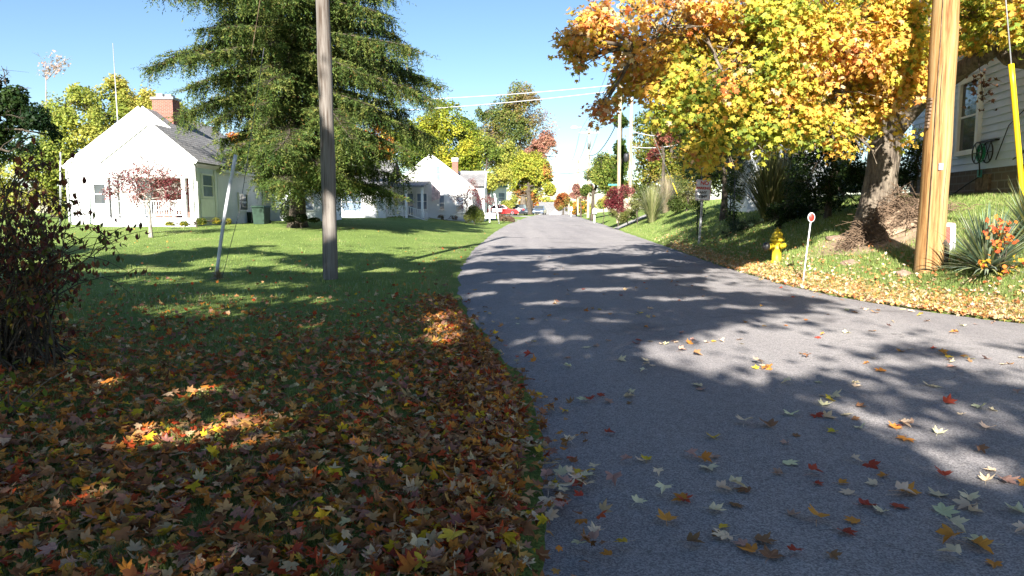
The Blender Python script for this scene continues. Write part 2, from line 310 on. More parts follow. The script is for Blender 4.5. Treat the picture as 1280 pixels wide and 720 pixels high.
class MB:
    """collects geometry in world (or local) coordinates and links it as ONE mesh object"""
    def __init__(s): s.v, s.f, s.s, s.u = [], [], [], []
    def add(s, vs, fs, smooth=False):
        k = len(s.v); s.v += [tuple(p) for p in vs]; s.f += [[i + k for i in f] for f in fs]; s.s += [smooth] * len(fs); return s
    def box(s, x0, x1, y0, y1, z0, z1):
        return s.add([(x0, y0, z0), (x1, y0, z0), (x1, y1, z0), (x0, y1, z0), (x0, y0, z1), (x1, y0, z1), (x1, y1, z1), (x0, y1, z1)],
                     [(0, 3, 2, 1), (4, 5, 6, 7), (0, 1, 5, 4), (1, 2, 6, 5), (2, 3, 7, 6), (3, 0, 4, 7)])
    def obox(s, c, ax, ay, az):
        c, ax, ay, az = map(Vector, (c, ax, ay, az))
        P = [c + ax * i + ay * j + az * k for k in (-1, 1) for i, j in ((-1, -1), (1, -1), (1, 1), (-1, 1))]
        return s.add(P, [(0, 3, 2, 1), (4, 5, 6, 7), (0, 1, 5, 4), (1, 2, 6, 5), (2, 3, 7, 6), (3, 0, 4, 7)])
    def prism(s, poly, d):
        """polygon (list of 3D points) swept along the vector d"""
        n = len(poly); d = Vector(d); P = [Vector(p) for p in poly]; Q = [p + d for p in P]
        nrm = Vector((0, 0, 0))
        for i in range(n): nrm += P[i].cross(P[(i + 1) % n])
        fs = [list(range(n)), list(range(2 * n - 1, n - 1, -1))] + [(i, n + i, n + (i + 1) % n, (i + 1) % n) for i in range(n)]
        if nrm.dot(d) > 0: fs = [list(reversed(f)) for f in fs]
        return s.add(P + Q, fs)
    def quad(s, a, b, c, d): return s.add([a, b, c, d], [(0, 1, 2, 3)])
    def tube(s, pts, rad, n=6, cap=True):
        pts = [Vector(p) for p in pts]
        if not hasattr(rad, '__len__'): rad = [rad] * len(pts)
        k0 = len(s.v); u = None
        for i, p in enumerate(pts):
            t = (pts[min(i + 1, len(pts) - 1)] - pts[max(i - 1, 0)])
            if t.length < 1e-9: t = Vector((0, 0, 1))
            t.normalize()
            if u is None: u = t.orthogonal().normalized()
            else:
                u = u - t * u.dot(t)
                u = t.orthogonal().normalized() if u.length < 1e-6 else u.normalized()
            w = t.cross(u)
            for j in range(n):
                a = 2 * math.pi * j / n
                s.v.append(tuple(p + (u * math.cos(a) + w * math.sin(a)) * rad[i]))
        for i in range(len(pts) - 1):
            for j in range(n):
                a, b = k0 + i * n + j, k0 + i * n + (j + 1) % n
                s.f.append([a, b, b + n, a + n]); s.s.append(True)
        if cap:
            s.f.append([k0 + j for j in range(n)][::-1]); s.s.append(False)
            s.f.append([k0 + (len(pts) - 1) * n + j for j in range(n)]); s.s.append(False)
        return s
    def lathe(s, prof, c=(0, 0, 0), n=20, axis='z'):
        k0 = len(s.v)
        for r, h in prof:
            for j in range(n):
                a = 2 * math.pi * j / n; x, y = r * math.cos(a), r * math.sin(a)
                p = {'z': (x, y, h), 'x': (h, x, y), 'y': (y, h, x)}[axis]
                s.v.append((c[0] + p[0], c[1] + p[1], c[2] + p[2]))
        for i in range(len(prof) - 1):
            for j in range(n):
                a, b = k0 + i * n + j, k0 + i * n + (j + 1) % n
                s.f.append([a, b, b + n, a + n]); s.s.append(True)
        s.f.append([k0 + j for j in range(n)][::-1]); s.s.append(False)
        s.f.append([k0 + (len(prof) - 1) * n + j for j in range(n)]); s.s.append(False)
        return s
    def build(s, name, mat, parent=None, origin=(0, 0, 0), bevel=0):
        me = bpy.data.meshes.new(name)
        ox, oy, oz = origin
        me.from_pydata([(a - ox, b - oy, c - oz) for a, b, c in s.v], [], s.f)
        me.polygons.foreach_set('use_smooth', s.s); me.materials.append(mat); me.update()
        o = bpy.data.objects.new(name, me); link(o)
        if parent: o.parent = parent
        else: o.location = origin
        if bevel:
            b = o.modifiers.new('bevel', 'BEVEL'); b.width = bevel; b.segments = 2; b.limit_method = 'ANGLE'
        return o

def np_mesh(name, V, faces_flat, k, cols, mat, parent=None, origin=(0, 0, 0), smooth=False):
    """V (n,3); faces_flat: flat vertex indices of k-gons; cols (n,3) per vertex"""
    me = bpy.data.meshes.new(name); n = len(V); nf = len(faces_flat) // k
    me.vertices.add(n); me.vertices.foreach_set('co', (V - np.array(origin)).astype(np.float32).ravel())
    me.loops.add(nf * k); me.loops.foreach_set('vertex_index', faces_flat.astype(np.int32))
    me.polygons.add(nf); me.polygons.foreach_set('loop_start', np.arange(nf, dtype=np.int32) * k)
    if smooth: me.polygons.foreach_set('use_smooth', np.ones(nf, bool))
    if cols is not None:
        at_ = me.attributes.new('Col', 'FLOAT_COLOR', 'POINT')
        at_.data.foreach_set('color', np.concatenate([cols, np.ones((n, 1))], 1).astype(np.float32).ravel())
    me.materials.append(mat); me.update(calc_edges=True); me.validate()
    o = bpy.data.objects.new(name, me); link(o)
    if parent: o.parent = parent
    else: o.location = origin
    return o

def tmpl_maple(fine):
    tips = [(90, 1.0), (42, .86), (138, .86), (-8, .62), (188, .62)]
    if not fine:
        pl = [(-90, .26), (-10, .66), (17, .46), (40, .90), (66, .52), (90, 1.0), (114, .52), (140, .90), (163, .46), (190, .66)]
    else:
        pl = [(-90, .20), (-55, .40), (-22, .56), (-8, .72), (4, .60), (16, .46), (24, .64), (33, .74), (42, .95), (52, .74), (60, .64), (67, .49), (74, .68), (82, .78), (90, 1.05),
              (98, .78), (106, .68), (113, .49), (120, .64), (128, .74), (138, .95), (147, .74), (156, .64), (164, .46), (176, .60), (188, .72), (202, .56), (235, .40)]
    P = [(0, 0)] + [(r * math.cos(R(a)), r * math.sin(R(a))) for a, r in pl]
    n = len(pl); Fc = [(0, i + 1, (i + 1) % n + 1) for i in range(n)]
    return np.array(P), np.array(Fc)
T_MAPLE, T_FINE = tmpl_maple(False), tmpl_maple(True)
T_OVAL = (np.array([(0, -.9), (.38, -.1), (.3, .45), (0, 1), (-.3, .45), (-.38, -.1), (0, .05)]), np.array([(6, 0, 1), (6, 1, 2), (6, 2, 3), (6, 3, 4), (6, 4, 5), (6, 5, 0)]))
T_QUAD = (np.array([(0, -.9), (.6, .05), (0, 1), (-.6, .05)]), np.array([(0, 1, 2), (0, 2, 3)]))
T_TRI = (np.array([(-.5, 0), (.5, 0), (0, 1)]), np.array([(0, 1, 2)]))

def unit(a): return a / np.maximum(np.linalg.norm(a, axis=1, keepdims=True), 1e-9)
def leaf_cloud(name, P, Nn, size, cols, tmpl, mat, parent=None, origin=(0, 0, 0), curl=.35, up=None, aspect=1.0):
    P = np.asarray(P, float); n = len(P); Nn = unit(np.asarray(Nn, float))
    T2, Fc = tmpl; k = len(T2)
    a = rng.normal(size=(n, 3)) if up is None else np.asarray(up, float)
    t = unit(a - Nn * np.sum(a * Nn, 1, keepdims=True)); b = np.cross(t, Nn)
    size = np.broadcast_to(size, (n,))[:, None]
    x, y = T2[None, :, 0] * aspect, T2[None, :, 1]
    cr = rng.normal(scale=curl, size=(n, 3))
    z = cr[:, :1] * x * x + cr[:, 1:2] * y * y + cr[:, 2:] * x * y
    V = P[:, None] + (b[:, None] * (x * np.ones((n, 1)))[..., None] + t[:, None] * (y * np.ones((n, 1)))[..., None] + Nn[:, None] * z[..., None]) * size[..., None]
    fl = (Fc[None] + (np.arange(n) * k)[:, None, None]).reshape(-1)
    C = np.repeat(np.asarray(cols, float), k, axis=0)
    return np_mesh(name, V.reshape(-1, 3), fl, 3, C, mat, parent, origin)

def pick(pal, n, w=None, jit=.22):
    pal = np.array(pal, float); i = rng.choice(len(pal), n, p=None if w is None else np.array(w) / sum(w))
    c = pal[i] * rng.uniform(1 - jit, 1 + jit, (n, 1)) * rng.uniform(.92, 1.08, (n, 3))
    return np.clip(c, 0, .95)

def vnoise(P, f, off=0):
    """cheap smooth 3D noise in 0..1 from summed sines (vectorised)"""
    Q = np.asarray(P) * f + off
    s = np.zeros(len(Q))
    for i, (a, b, c, w) in enumerate([(1.0, .7, .4, 1), (-.6, 1.1, .8, .9), (.5, -.9, 1.2, .9), (1.7, 1.3, -.9, .5), (-1.4, 1.9, 1.6, .5), (2.3, -2.1, 1.8, .35)]):
        s += w * np.sin(a * Q[:, 0] * 2 + b * Q[:, 1] * 2.1 + c * Q[:, 2] * 2.2 + i * 1.9)
    return .5 + s / 5.5

def bez(p0, p1, p2, n):
    return [p0 * (1 - t) ** 2 + p1 * 2 * t * (1 - t) + p2 * t * t for t in [i / (n - 1) for i in range(n)]]
def wob(pts, a):
    return [p + Vector((random.gauss(0, a), random.gauss(0, a), random.gauss(0, a))) * (0 if i in (0,) else 1) for i, p in enumerate(pts)]

def limb_to(mb, p0, p1, r0, r1, lift=.25, n=7, sides=6, w=.06):
    L = (p1 - p0).length
    mid = (p0 + p1) * .5 + Vector((random.gauss(0, .08), random.gauss(0, .08), lift)) * L * .6
    pts = wob(bez(p0, mid, p1, n), L * w * .3)
    mb.tube(pts, [r0 + (r1 - r0) * (i / (n - 1)) ** .8 for i in range(n)], sides, cap=False)
    return pts

def tree(name, label, cat, group, base, blobs, trunk_r, fork, n_leaf, size, pal, w=None, bark='bark_dark', tmpl=T_QUAD, gaps=.46, freq=.9, subs=5, shell=2.4, lean=(0, 0), droop=0, crown=True, twig=1.0, flat=.5, jit=.22):
    """base: ground point; blobs: (centre, rx, ry, rz); fork: height of the fork over the base"""
    base = Vector(base); root = empty(name, base, 0, label, cat, group)
    mb = MB(); top = base + Vector((lean[0], lean[1], fork))
    hi = max(b[0].z for b in blobs)
    lead = Vector((top.x * .6 + sum(b[0].x for b in blobs) / len(blobs) * .4, top.y, min(hi, base.z + fork + (hi - base.z - fork) * .75)))
    pts = bez(base - Vector((0, 0, .15)), base + Vector((lean[0] * .3, lean[1] * .3, fork * .5)), top, 7)
    rad = [trunk_r * (1.45 if i == 0 else 1.12 if i == 1 else 1 - .06 * i) for i in range(7)]
    up = wob(bez(top, top * .5 + lead * .5, lead, 6), .08)[1:]
    mb.tube(pts + up, rad + [trunk_r * .6 * (1 - i / 5.5) + .02 for i in range(5)], 10)
    axis = [top] + up
    tips = []
    for c, rx, ry, rz in blobs:
        k = min(range(len(axis)), key=lambda i: (axis[i] - c).length + (2 if axis[i].z > c.z + .3 else 0))
        p0 = axis[k] if k else axis[0]
        q = limb_to(mb, p0, c, trunk_r * (.42 if k < 2 else .3), trunk_r * .14, .15)
        for _ in range(subs):
            d = Vector((random.uniform(-1, 1) * rx, random.uniform(-1, 1) * ry, random.uniform(-.9, 1) * rz)) * .85
            s = q[random.randint(2, 6)]
            q2 = limb_to(mb, s, c + d, trunk_r * .13 * twig, .012, .12, 5, 4)
            tips.append(c + d)
            for _ in range(2):
                e = c + d + Vector((random.gauss(0, .3) * rx, random.gauss(0, .3) * ry, random.gauss(0, .25) * rz))
                limb_to(mb, q2[random.randint(2, 3)], e, trunk_r * .05 * twig + .006, .006, .1, 4, 3); tips.append(e)
    mb.build('trunk', M[bark], root, base)
    if not crown: return root
    vol = np.array([rx * ry * rz for _, rx, ry, rz in blobs]) ** .72; vol /= vol.sum()
    Ps, Ns = [], []
    for (c, rx, ry, rz), f in zip(blobs, vol):
        m = int(n_leaf * f * 2.2)
        d = unit(rng.normal(size=(m, 3))); r = rng.uniform(0, 1, (m, 1)) ** (1 / shell) * rng.uniform(.85, 1.12, (m, 1))
        p = np.array(c) + d * r * np.array([rx, ry, rz])
        keep = vnoise(p, freq, len(Ps) * .3) > gaps + .12 * (r[:, 0] > .9)
        p, d = p[keep], d[keep]
        Ps.append(p); Ns.append(d * .6 + rng.normal(size=d.shape) * .6 + np.array([0, -.15, flat]))
    P, Nn = np.concatenate(Ps), np.concatenate(Ns)
    if len(P) > n_leaf:
        i = rng.choice(len(P), n_leaf, replace=False); P, Nn = P[i], Nn[i]
    ok = P[:, 2] > zg(P[:, 0], P[:, 1]) + .15; P, Nn = P[ok], Nn[ok]
    n = len(P)
    if callable(pal): C = pal(P)
    else:
        # clumps of one colour: the palette index follows a slow noise plus jitter
        q = np.clip(vnoise(P, freq * .55, 4.0) + rng.normal(0, .16, n), 0, .999)
        order = np.argsort(np.argsort(q)) / n
        cw = np.cumsum(np.array(w if w else [1] * len(pal), float)); cw /= cw[-1]
        C = np.array(pal, float)[np.searchsorted(cw, order)] * rng.uniform(1 - jit, 1 + jit, (n, 1)) * rng.uniform(.92, 1.08, (n, 3))
    leaf_cloud('crown', P, Nn, rng.uniform(.65, 1.25, n) * size, np.clip(C, 0, .95), tmpl, M['foliage'], root, base)
    return root

def blob(px, py, Y, rpx, ry=None, rz=None, dy=0):
    """an ellipsoid at the depth Y whose outline has the given radius in the photograph"""
    c = at(px, py, Y); r = rpx * Y / F
    return (c, r, (ry if ry else r * .9), (rz * Y / F if rz else r))

def copy_tree(o, parent=None):
    c = o.copy(); link(c)
    if parent: c.parent = parent
    for ch in list(o.children): copy_tree(ch, c)
    return c
# ------------------------------------------------------------------ camera, world, sun
cam = bpy.data.objects.new('camera', bpy.data.cameras.new('camera')); link(cam)
cam.location = (0, 0, CAMH); cam.rotation_euler = (math.pi / 2 - PITCH, 0, 0)
cam.data.sensor_width = 36; cam.data.lens = 36 * F / 1280; cam.data.clip_end = 3000; cam.data.clip_start = .05
SC.camera = cam
SUN_EL, SUN_AZ = R(31), R(190)      # azimuth clockwise from +Y: behind the camera, a little to the left
world = bpy.data.worlds.new('World'); SC.world = world; world.use_nodes = True
nt = world.node_tree; bg = nt.nodes['Background']
sky = nt.nodes.new('ShaderNodeTexSky'); sky.sky_type = 'NISHITA'; sky.sun_disc = False
sky.sun_elevation = SUN_EL; sky.sun_rotation = SUN_AZ; sky.air_density = 1.0; sky.dust_density = .15; sky.ozone_density = 3.0; sky.altitude = 200
hs = nt.nodes.new('ShaderNodeHueSaturation'); hs.inputs['Saturation'].default_value = 1.06
nt.links.new(sky.outputs[0], hs.inputs['Color']); nt.links.new(hs.outputs[0], bg.inputs['Color']); bg.inputs['Strength'].default_value = .05
sun = bpy.data.objects.new('sun', bpy.data.lights.new('sun', 'SUN')); link(sun)
sun.data.energy = 5; sun.data.angle = R(.53); sun.data.color = (1, .95, .86)
TO_SUN = Vector((math.sin(SUN_AZ) * math.cos(SUN_EL), math.cos(SUN_AZ) * math.cos(SUN_EL), math.sin(SUN_EL)))
sun.rotation_euler = TO_SUN.to_track_quat('Z', 'Y').to_euler(); sun.location = (-20, -40, 40)
vs = SC.view_settings; vs.view_transform = 'Standard'; vs.look = 'None'; vs.gamma = 1; vs.exposure = 1.88; vs.use_curve_mapping = False
SC.cycles.max_bounces = 6; SC.cycles.diffuse_bounces = 3; SC.cycles.transparent_max_bounces = 4
SC.cycles.use_denoising = True

# ------------------------------------------------------------------ ground and road
def axis_pts(segs):
    a = []
    for x0, x1, st in segs: a += list(np.arange(x0, x1, st))
    return np.array(a + [segs[-1][1]])
gx = axis_pts([(-420, -60, 40), (-60, -30, 5), (-30, -3, .6), (-3, 1, .2), (1, 5.5, .5), (5.5, 8.5, .14), (8.5, 16, .35), (16, 40, 2), (40, 420, 38)])
gy = axis_pts([(-60, 0, 6), (0, 26, .25), (26, 70, .6), (70, 140, 2), (140, 240, 8), (240, 700, 46)])
GX, GY = np.meshgrid(gx, gy)
GZ = zg(GX, GY)
V = np.stack([GX, GY, GZ], -1).reshape(-1, 3); nx, ny = len(gx), len(gy)
ii, jj = np.meshgrid(np.arange(nx - 1), np.arange(ny - 1)); a0 = (jj * nx + ii).ravel()
g = np_mesh('ground', V, np.stack([a0, a0 + 1, a0 + nx + 1, a0 + nx], 1).ravel(), 4, None, M['lawn'], smooth=True)
tag(g, 'green mown lawn sloping gently on both sides of the road', kind='structure')

yy = axis_pts([(-60, 0, 4), (0, 30, .12), (30, 130, .7), (130, 260, 4)])
nu = 14
jitL = np.array([.05 * math.sin(y * 2.1) + .045 * math.sin(y * 5.3 + 1) + random.uniform(-.06, .05) for y in yy])
jitR = np.array([.04 * math.sin(y * 2.7) + .03 * math.sin(y * 7) + random.uniform(-.05, .05) for y in yy])
L_, R_ = xl(yy) + jitL, xr(yy) + jitR
U = np.linspace(0, 1, nu)
RXm = L_[:, None] * (1 - U) + R_[:, None] * U
crown_ = .035 * (1 - (2 * U - 1) ** 4)
RZm = zr(yy)[:, None] + crown_[None] - .0 + 0 * RXm
RZm[:, 0] -= .05; RZm[:, -1] -= .05
V = np.stack([RXm, np.repeat(yy[:, None], nu, 1), RZm], -1).reshape(-1, 3); ny = len(yy)
ii, jj = np.meshgrid(np.arange(nu - 1), np.arange(ny - 1)); a0 = (jj * nu + ii).ravel()
rd = np_mesh('road', V, np.stack([a0, a0 + 1, a0 + nu + 1, a0 + nu], 1).ravel(), 4, None, M['asphalt'], smooth=True)
tag(rd, 'worn grey asphalt street curving away over a crest', kind='structure')
def zroad(x, y):
    u = (x - xl(y)) / (xr(y) - xl(y))
    return float(zr(y) + .035 * (1 - (2 * u - 1) ** 4))

def sheet(name, poly, mat, lift, label, res=.5):
    """a thin sheet that follows the ground inside a convex polygon of (x, y)"""
    bm = bmesh.new(); bm.faces.new([bm.verts.new((x, y, 0)) for x, y in poly])
    xs = [p[0] for p in poly]; ys = [p[1] for p in poly]
    for ax, lo, hi in ((0, min(xs), max(xs)), (1, min(ys), max(ys))):
        for c in np.arange(lo + res, hi, res):
            no = (1, 0, 0) if ax == 0 else (0, 1, 0); co = (c, 0, 0) if ax == 0 else (0, c, 0)
            bmesh.ops.bisect_plane(bm, geom=bm.verts[:] + bm.edges[:] + bm.faces[:], plane_co=co, plane_no=no)
    for v in bm.verts: v.co.z = zgf(v.co.x, v.co.y) + lift
    for f in bm.faces: f.smooth = True
    me = bpy.data.meshes.new(name); bm.to_mesh(me); bm.free(); me.materials.append(mat)
    o = bpy.data.objects.new(name, me); link(o); return tag(o, label, kind='structure')
sheet('driveway', [(-9, 96), (float(xl(96)) + .6, 96), (float(xl(104)) + .6, 104), (-9, 104)], M['paving'], .03, 'pale concrete driveway where the red car is parked', 1)
sheet('driveway', [(float(xl(76)) - 3.2, 76.5), (float(xl(76)) + .3, 76), (float(xl(79)) + .3, 79), (float(xl(79)) - 3.2, 78.5)], M['paving'], .03, 'short pale apron beside the leaning white stake', .7)
sheet('driveway', [(float(xr(50)) - .2, 49), (float(xr(50)) + 3.5, 51), (float(xr(53)) + 3.4, 53.4), (float(xr(53)) - .2, 52)], M['paving'], .05, 'pale concrete drive in front of the red bush', .5)

# ------------------------------------------------------------------ house helpers
def face_frame(n):
    n = Vector(n).normalized(); r = Vector((-n.y, n.x, 0)); return n, r      # outward normal, viewer's right looking at the wall is -r
def window(parent, o, c, w, h, n, frame='trim', glass='glass', sash=True, name='window', fw=.09, d=.05, muntin=0):
    n, r = face_frame(n); c = Vector(c)
    mb = MB()
    for s in (-1, 1):
        mb.obox(c + r * s * (w / 2 + fw / 2) + n * d / 2, r * fw / 2, n * d, Z3 * (h / 2 + fw))
        mb.obox(c + Z3 * s * (h / 2 + fw / 2) + n * d / 2, r * w / 2, n * (d + (.02 if s < 0 else 0)), Z3 * fw / 2)
    if sash: mb.obox(c + n * d * .3, r * w / 2, n * d * .6, Z3 * .025)
    for i in range(muntin): mb.obox(c + r * w * ((i + 1) / (muntin + 1) - .5) + n * d * .25, r * .015, n * d * .5, Z3 * h / 2)
    f = mb.build(name, M[frame], parent, o)
    MB().obox(c + n * .004, r * w / 2, n * .012, Z3 * h / 2).build('pane', M[glass], f, o)
    return f
def gable_wall(x0, x1, xa, y, z0, ze0, ze1, za, t):
    """a gable wall facing -Y, as a slab of thickness t going +Y"""
    return MB().prism([(x0, y, z0), (x1, y, z0), (x1, y, ze1), (xa, y, za), (x0, y, ze0)], (0, t, 0))
def roof_slab(xe, ze, xa, za, y0, y1, over=.3, t=.16):
    """one roof plane from the eave (xe, ze) to the ridge (xa, za), running along Y"""
    d = Vector((xe - xa, 0, ze - za)).normalized(); nrm = Vector((-d.z, 0, d.x)); nrm = nrm if nrm.z > 0 else -nrm
    e = Vector((xe, 0, ze)) + d * over; a = Vector((xa, 0, za))
    P = [Vector((p.x, y0, p.z)) for p in (e + nrm * .02, a + nrm * .02, a + nrm * (t + .02), e + nrm * (t + .02))]
    return MB().prism(P, (0, y1 - y0, 0))
def rake(mb, xe, ze, xa, za, y, over=.3, h=.2, t=.04):
    d = Vector((xe - xa, 0, ze - za)).normalized(); nrm = Vector((-d.z, 0, d.x)); nrm = nrm if nrm.z > 0 else -nrm
    e = Vector((xe, y, ze)) + d * over; a = Vector((xa, y, za))
    mb.prism([e + nrm * .19, a + nrm * .19, a - nrm * (h - .19), e - nrm * (h - .19)], (0, -t, 0))

# ------------------------------------------------------------------ house one: white gabled house with the brick porch
O = (-20.5, 42, .6)
h1 = empty('house', O, 0, 'white gabled house with brick chimney and front porch, on the lawn behind the spruce', 'house', 'houses along the street')
G0 = .3
x0, x1, xa = -24.5, -16.2, -20.2
gable_wall(x0, x1, xa, 40, G0, 3.9, 3.9, 7.05, .2).box(x0, x0 + .2, 40.2, 49, G0, 3.9).box(x1 - .2, x1, 40.2, 49, G0, 3.9).box(x0, x1, 49, 49.2, G0, 3.9).build('wall', M['siding'], h1, O)
# porch gable (front)
px0, px1, pxa = -20.8, -16.15, -18.35
gable_wall(px0, px1, pxa, 37, 3.35, 4.02, 4.02, 5.85, .18).build('porch_gable', M['siding'], h1, O)
roofs = roof_slab(x1, 3.9, xa, 7.05, 39.99, 49.4, .22, .1)
roofs.v += roof_slab(x0, 3.9, xa, 7.05, 39.99, 49.4, .12, .1).v; roofs.f += [[i + 8 for i in f] for f in roofs.f]; roofs.s += roofs.s
rf = roofs.build('roof', M['shingle'], h1, O)
mb = MB()
for xe, ze, xx, zz, y1_ in ((px1, 4.02, pxa, 5.85, 43.2), (px0, 4.02, pxa, 5.85, 43)):
    q = roof_slab(xe, ze, xx, zz, 36.99, y1_, .15, .1); mb.add(q.v, q.f)
mb.build('porch_roof', M['shingle'], h1, O)
mb = MB(); rake(mb, x1, 3.9, xa, 7.05, 39.97, .12, .2, .02); rake(mb, x0, 3.9, xa, 7.05, 39.97, .12, .2, .02)
rake(mb, px1, 4.02, pxa, 5.85, 36.96, .15, .2, .03); rake(mb, px0, 4.02, pxa, 5.85, 36.96, .15, .2, .03)
mb.box(x1 + .2, x1 + .27, 40.0, 49.2, 3.66, 3.80)
mb.build('fascia', M['white'], h1, O)
ch = MB().box(-20.35, -19.2, 41.6, 42.5, 6.0, 7.8).build('chimney', M['brick'], h1, O)
MB().box(-20.42, -19.13, 41.53, 42.57, 7.8, 7.92).box(-20.2, -19.85, 41.8, 42.3, 7.92, 8.15).box(-19.7, -19.35, 41.8, 42.3, 7.92, 8.1).build('chimney_cap', M['conc'], ch, O)
# porch: floor, brick back, columns, railing
MB().box(px0 - .1, px1 + .05, 36.9, 39.98, G0, 1.18).build('porch_floor', M['greytrim'], h1, O)
MB().box(-19.7, px1 - .25, 39.85, 39.97, 1.18, 3.7).build('brick_wall', M['brick'], h1, O)
MB().box(px0 + .02, px1 - .02, 37.0, 37.18, 3.2, 3.35).build('porch_beam', M['white'], h1, O)
for cx in (-20.65, -20.2, -16.75, -16.35):
    MB().box(cx - .1, cx + .1, 37.0, 37.2, 1.18, 3.2).build('porch_column', M['white'] if cx > -17 else M['greytrim'], h1, O)
mb = MB().box(-20.3, -16.9, 37.06, 37.12, 2.0, 2.06).box(-20.3, -16.9, 37.06, 37.12, 1.3, 1.35)
for i in range(27): mb.box(-20.25 + i * .127, -20.22 + i * .127, 37.07, 37.11, 1.35, 2.0)
mb.build('railing', M['white'], h1, O)
# enclosed porch side with storm window, door leaf and corner trim on the road side
MB().box(-16.32, -16.2, 37.2, 39.95, 1.1, 3.75).build('side_panel', M['siding_blue'], h1, O)
window(h1, O, (-16.2, 38.6, 2.85), 1.25, 1.1, (1, 0, 0), 'white', 'glass_blue')
window(h1, O, (-16.2, 43.6, 2.05), 1.3, .95, (1, 0, 0), 'white', 'glass')
mb = MB()
for yy_ in (37.35, 39.6): MB().box(-16.19, -16.13, yy_ - .09, yy_ + .09, 1.0, 3.7).build('corner_trim', M['white'], h1, O)
mb.box(-16.19, -16.15, 37.7, 39.4, 1.15, 2.15); mb.build('lower_panel', M['white'], h1, O)
window(h1, O, (-22.6, 40, 2.45), .75, 1.05, (0, -1, 0), 'trim', 'glass')
window(h1, O, (-20.1, 40, 5.4), .75, 1.0, (0, -1, 0), 'trim', 'glass_blue')
MB().prism([(-20.45, 39.97, 6.05), (-19.95, 39.97, 6.05), (-20.2, 39.97, 6.45)], (0, .05, 0)).build('gable_vent', M['trim'], h1, O)
for gx_ in (px1 + .06, x0 + .08): MB().tube([(gx_, 36.9 if gx_ > -18 else 39.9, 3.8), (gx_, 36.9 if gx_ > -18 else 39.9, .75)], .045, 6).build('downpipe', M['trim'], h1, O)
d1 = MB().box(-20.25, -19.85, 39.9, 39.96, 1.2, 3.1).build('door', M['white'], h1, O)
# rear wing: light grey gable roof, wall facing the street
MB().box(-16.2, -12.0, 47.2, 51, G0, 3.35).build('wing_wall', M['siding_blue'], h1, O)
MB().prism([(-16.9, 46.8, 3.3), (-11.6, 46.8, 3.3), (-11.6, 49, 5.0), (-16.9, 49, 5.0)], (0, .02, .14)).prism([(-16.9, 49, 5.0), (-11.6, 49, 5.0), (-11.6, 51.3, 3.3), (-16.9, 51.3, 3.3)], (0, .02, .14)).build('wing_roof', M['shingle_light'], h1, O)
window(h1, O, (-13.35, 47.2, 2.35), .8, 1.5, (0, -1, 0), 'white', 'glass_blue')
window(h1, O, (-15.25, 47.2, 2.4), .7, 1.2, (0, -1, 0), 'white', 'glass_blue')
for xx in (-14.3, -12.08, -16.1): MB().box(xx - .09, xx + .09, 47.1, 47.19, G0, 3.3).build('corner_trim', M['white'], h1, O)

# ------------------------------------------------------------------ house two: white house with railed porch behind the spruce
O = (-8, 62, .7)
h2 = empty('house', O, 0, 'white house with railed porch and small brick chimney beside the round bush', 'house', 'houses along the street')
G0 = .2
gable_wall(-10.4, -3.4, -6.9, 62, G0, 3.4, 3.4, 6.1, .2).box(-3.6, -3.4, 62.2, 69, G0, 3.4).box(-10.4, -10.2, 62.2, 69, G0, 3.4).build('wall', M['siding'], h2, O)
mb = MB()
for xe in (-3.4, -10.4):
    q = roof_slab(xe, 3.4, -6.9, 6.1, 61.93, 69.3, .15, .1); mb.add(q.v, q.f)
mb.build('roof', M['shingle'], h2, O)
mb = MB(); rake(mb, -3.4, 3.4, -6.9, 6.1, 61.925, .15, .22, .03); rake(mb, -10.4, 3.4, -6.9, 6.1, 61.925, .15, .22, .03); mb.build('fascia', M['white'], h2, O)
# front wing on the left, its side wall and porch
MB().box(-17.5, -10.0, 57, 66, G0, 3.5).build('wing_wall', M['siding'], h2, O)
MB().prism([(-18, 56.6, 3.45), (-9.7, 56.6, 3.45), (-9.7, 61.5, 5.6), (-18, 61.5, 5.6)], (0, .02, .15)).prism([(-18, 61.5, 5.6), (-9.7, 61.5, 5.6), (-9.7, 66.4, 3.45), (-18, 66.4, 3.45)], (0, .02, .15)).build('wing_roof', M['shingle'], h2, O)
for xx in (-15.2, -12.6): window(h2, O, (xx, 57, 2.2), 1.5, 1.4, (0, -1, 0), 'trim', 'glass_blue')
window(h2, O, (-10, 59.2, 2.3), 1.3, 1.5, (1, 0, 0), 'white', 'glass_blue')
MB().box(-10.12, -9.97, 56.97, 57.1, G0, 3.45).build('corner_trim', M['white'], h2, O)
MB().box(-9.95, -7.0, 57.2, 61.95, G0, .95).build('porch_floor', M['greytrim'], h2, O)
MB().prism([(-9.95, 56.9, 3.35), (-6.9, 56.9, 3.35), (-6.9, 61.8, 3.9), (-9.95, 61.8, 3.9)], (0, 0, .14)).build('porch_roof', M['shingle'], h2, O)
for xx in (-8.37, -7.1): MB().box(xx - .09, xx + .09, 57.25, 57.43, .95, 3.32).build('porch_column', M['white'], h2, O)
mb = MB().box(-9.9, -8.5, 57.3, 57.36, 1.85, 1.92).box(-9.9, -8.5, 57.3, 57.36, 1.1, 1.15)
for i in range(10): mb.box(-9.85 + i * .145, -9.81 + i * .145, 57.31, 57.35, 1.15, 1.85)
mb.build('railing', M['white'], h2, O)
mb = MB()
a, b = Vector((-8.2, 57.3, 1.85)), Vector((-6.6, 56.2, 1.35))
for dz in (0, -.62): mb.tube([a + Vector((0, 0, dz)), b + Vector((0, 0, dz))], .04, 4)
for i in range(9):
    p = a + (b - a) * i / 8; mb.tube([p, p - Vector((0, 0, .62))], .025, 4)
mb.build('stair_rail', M['white'], h2, O)
mb = MB()
for i in range(3): mb.box(-8.2, -7.0, 57.2 - .3 * (i + 1), 57.2 - .3 * i, G0, .75 - .2 * i)
mb.build('step', M['conc'], h2, O)
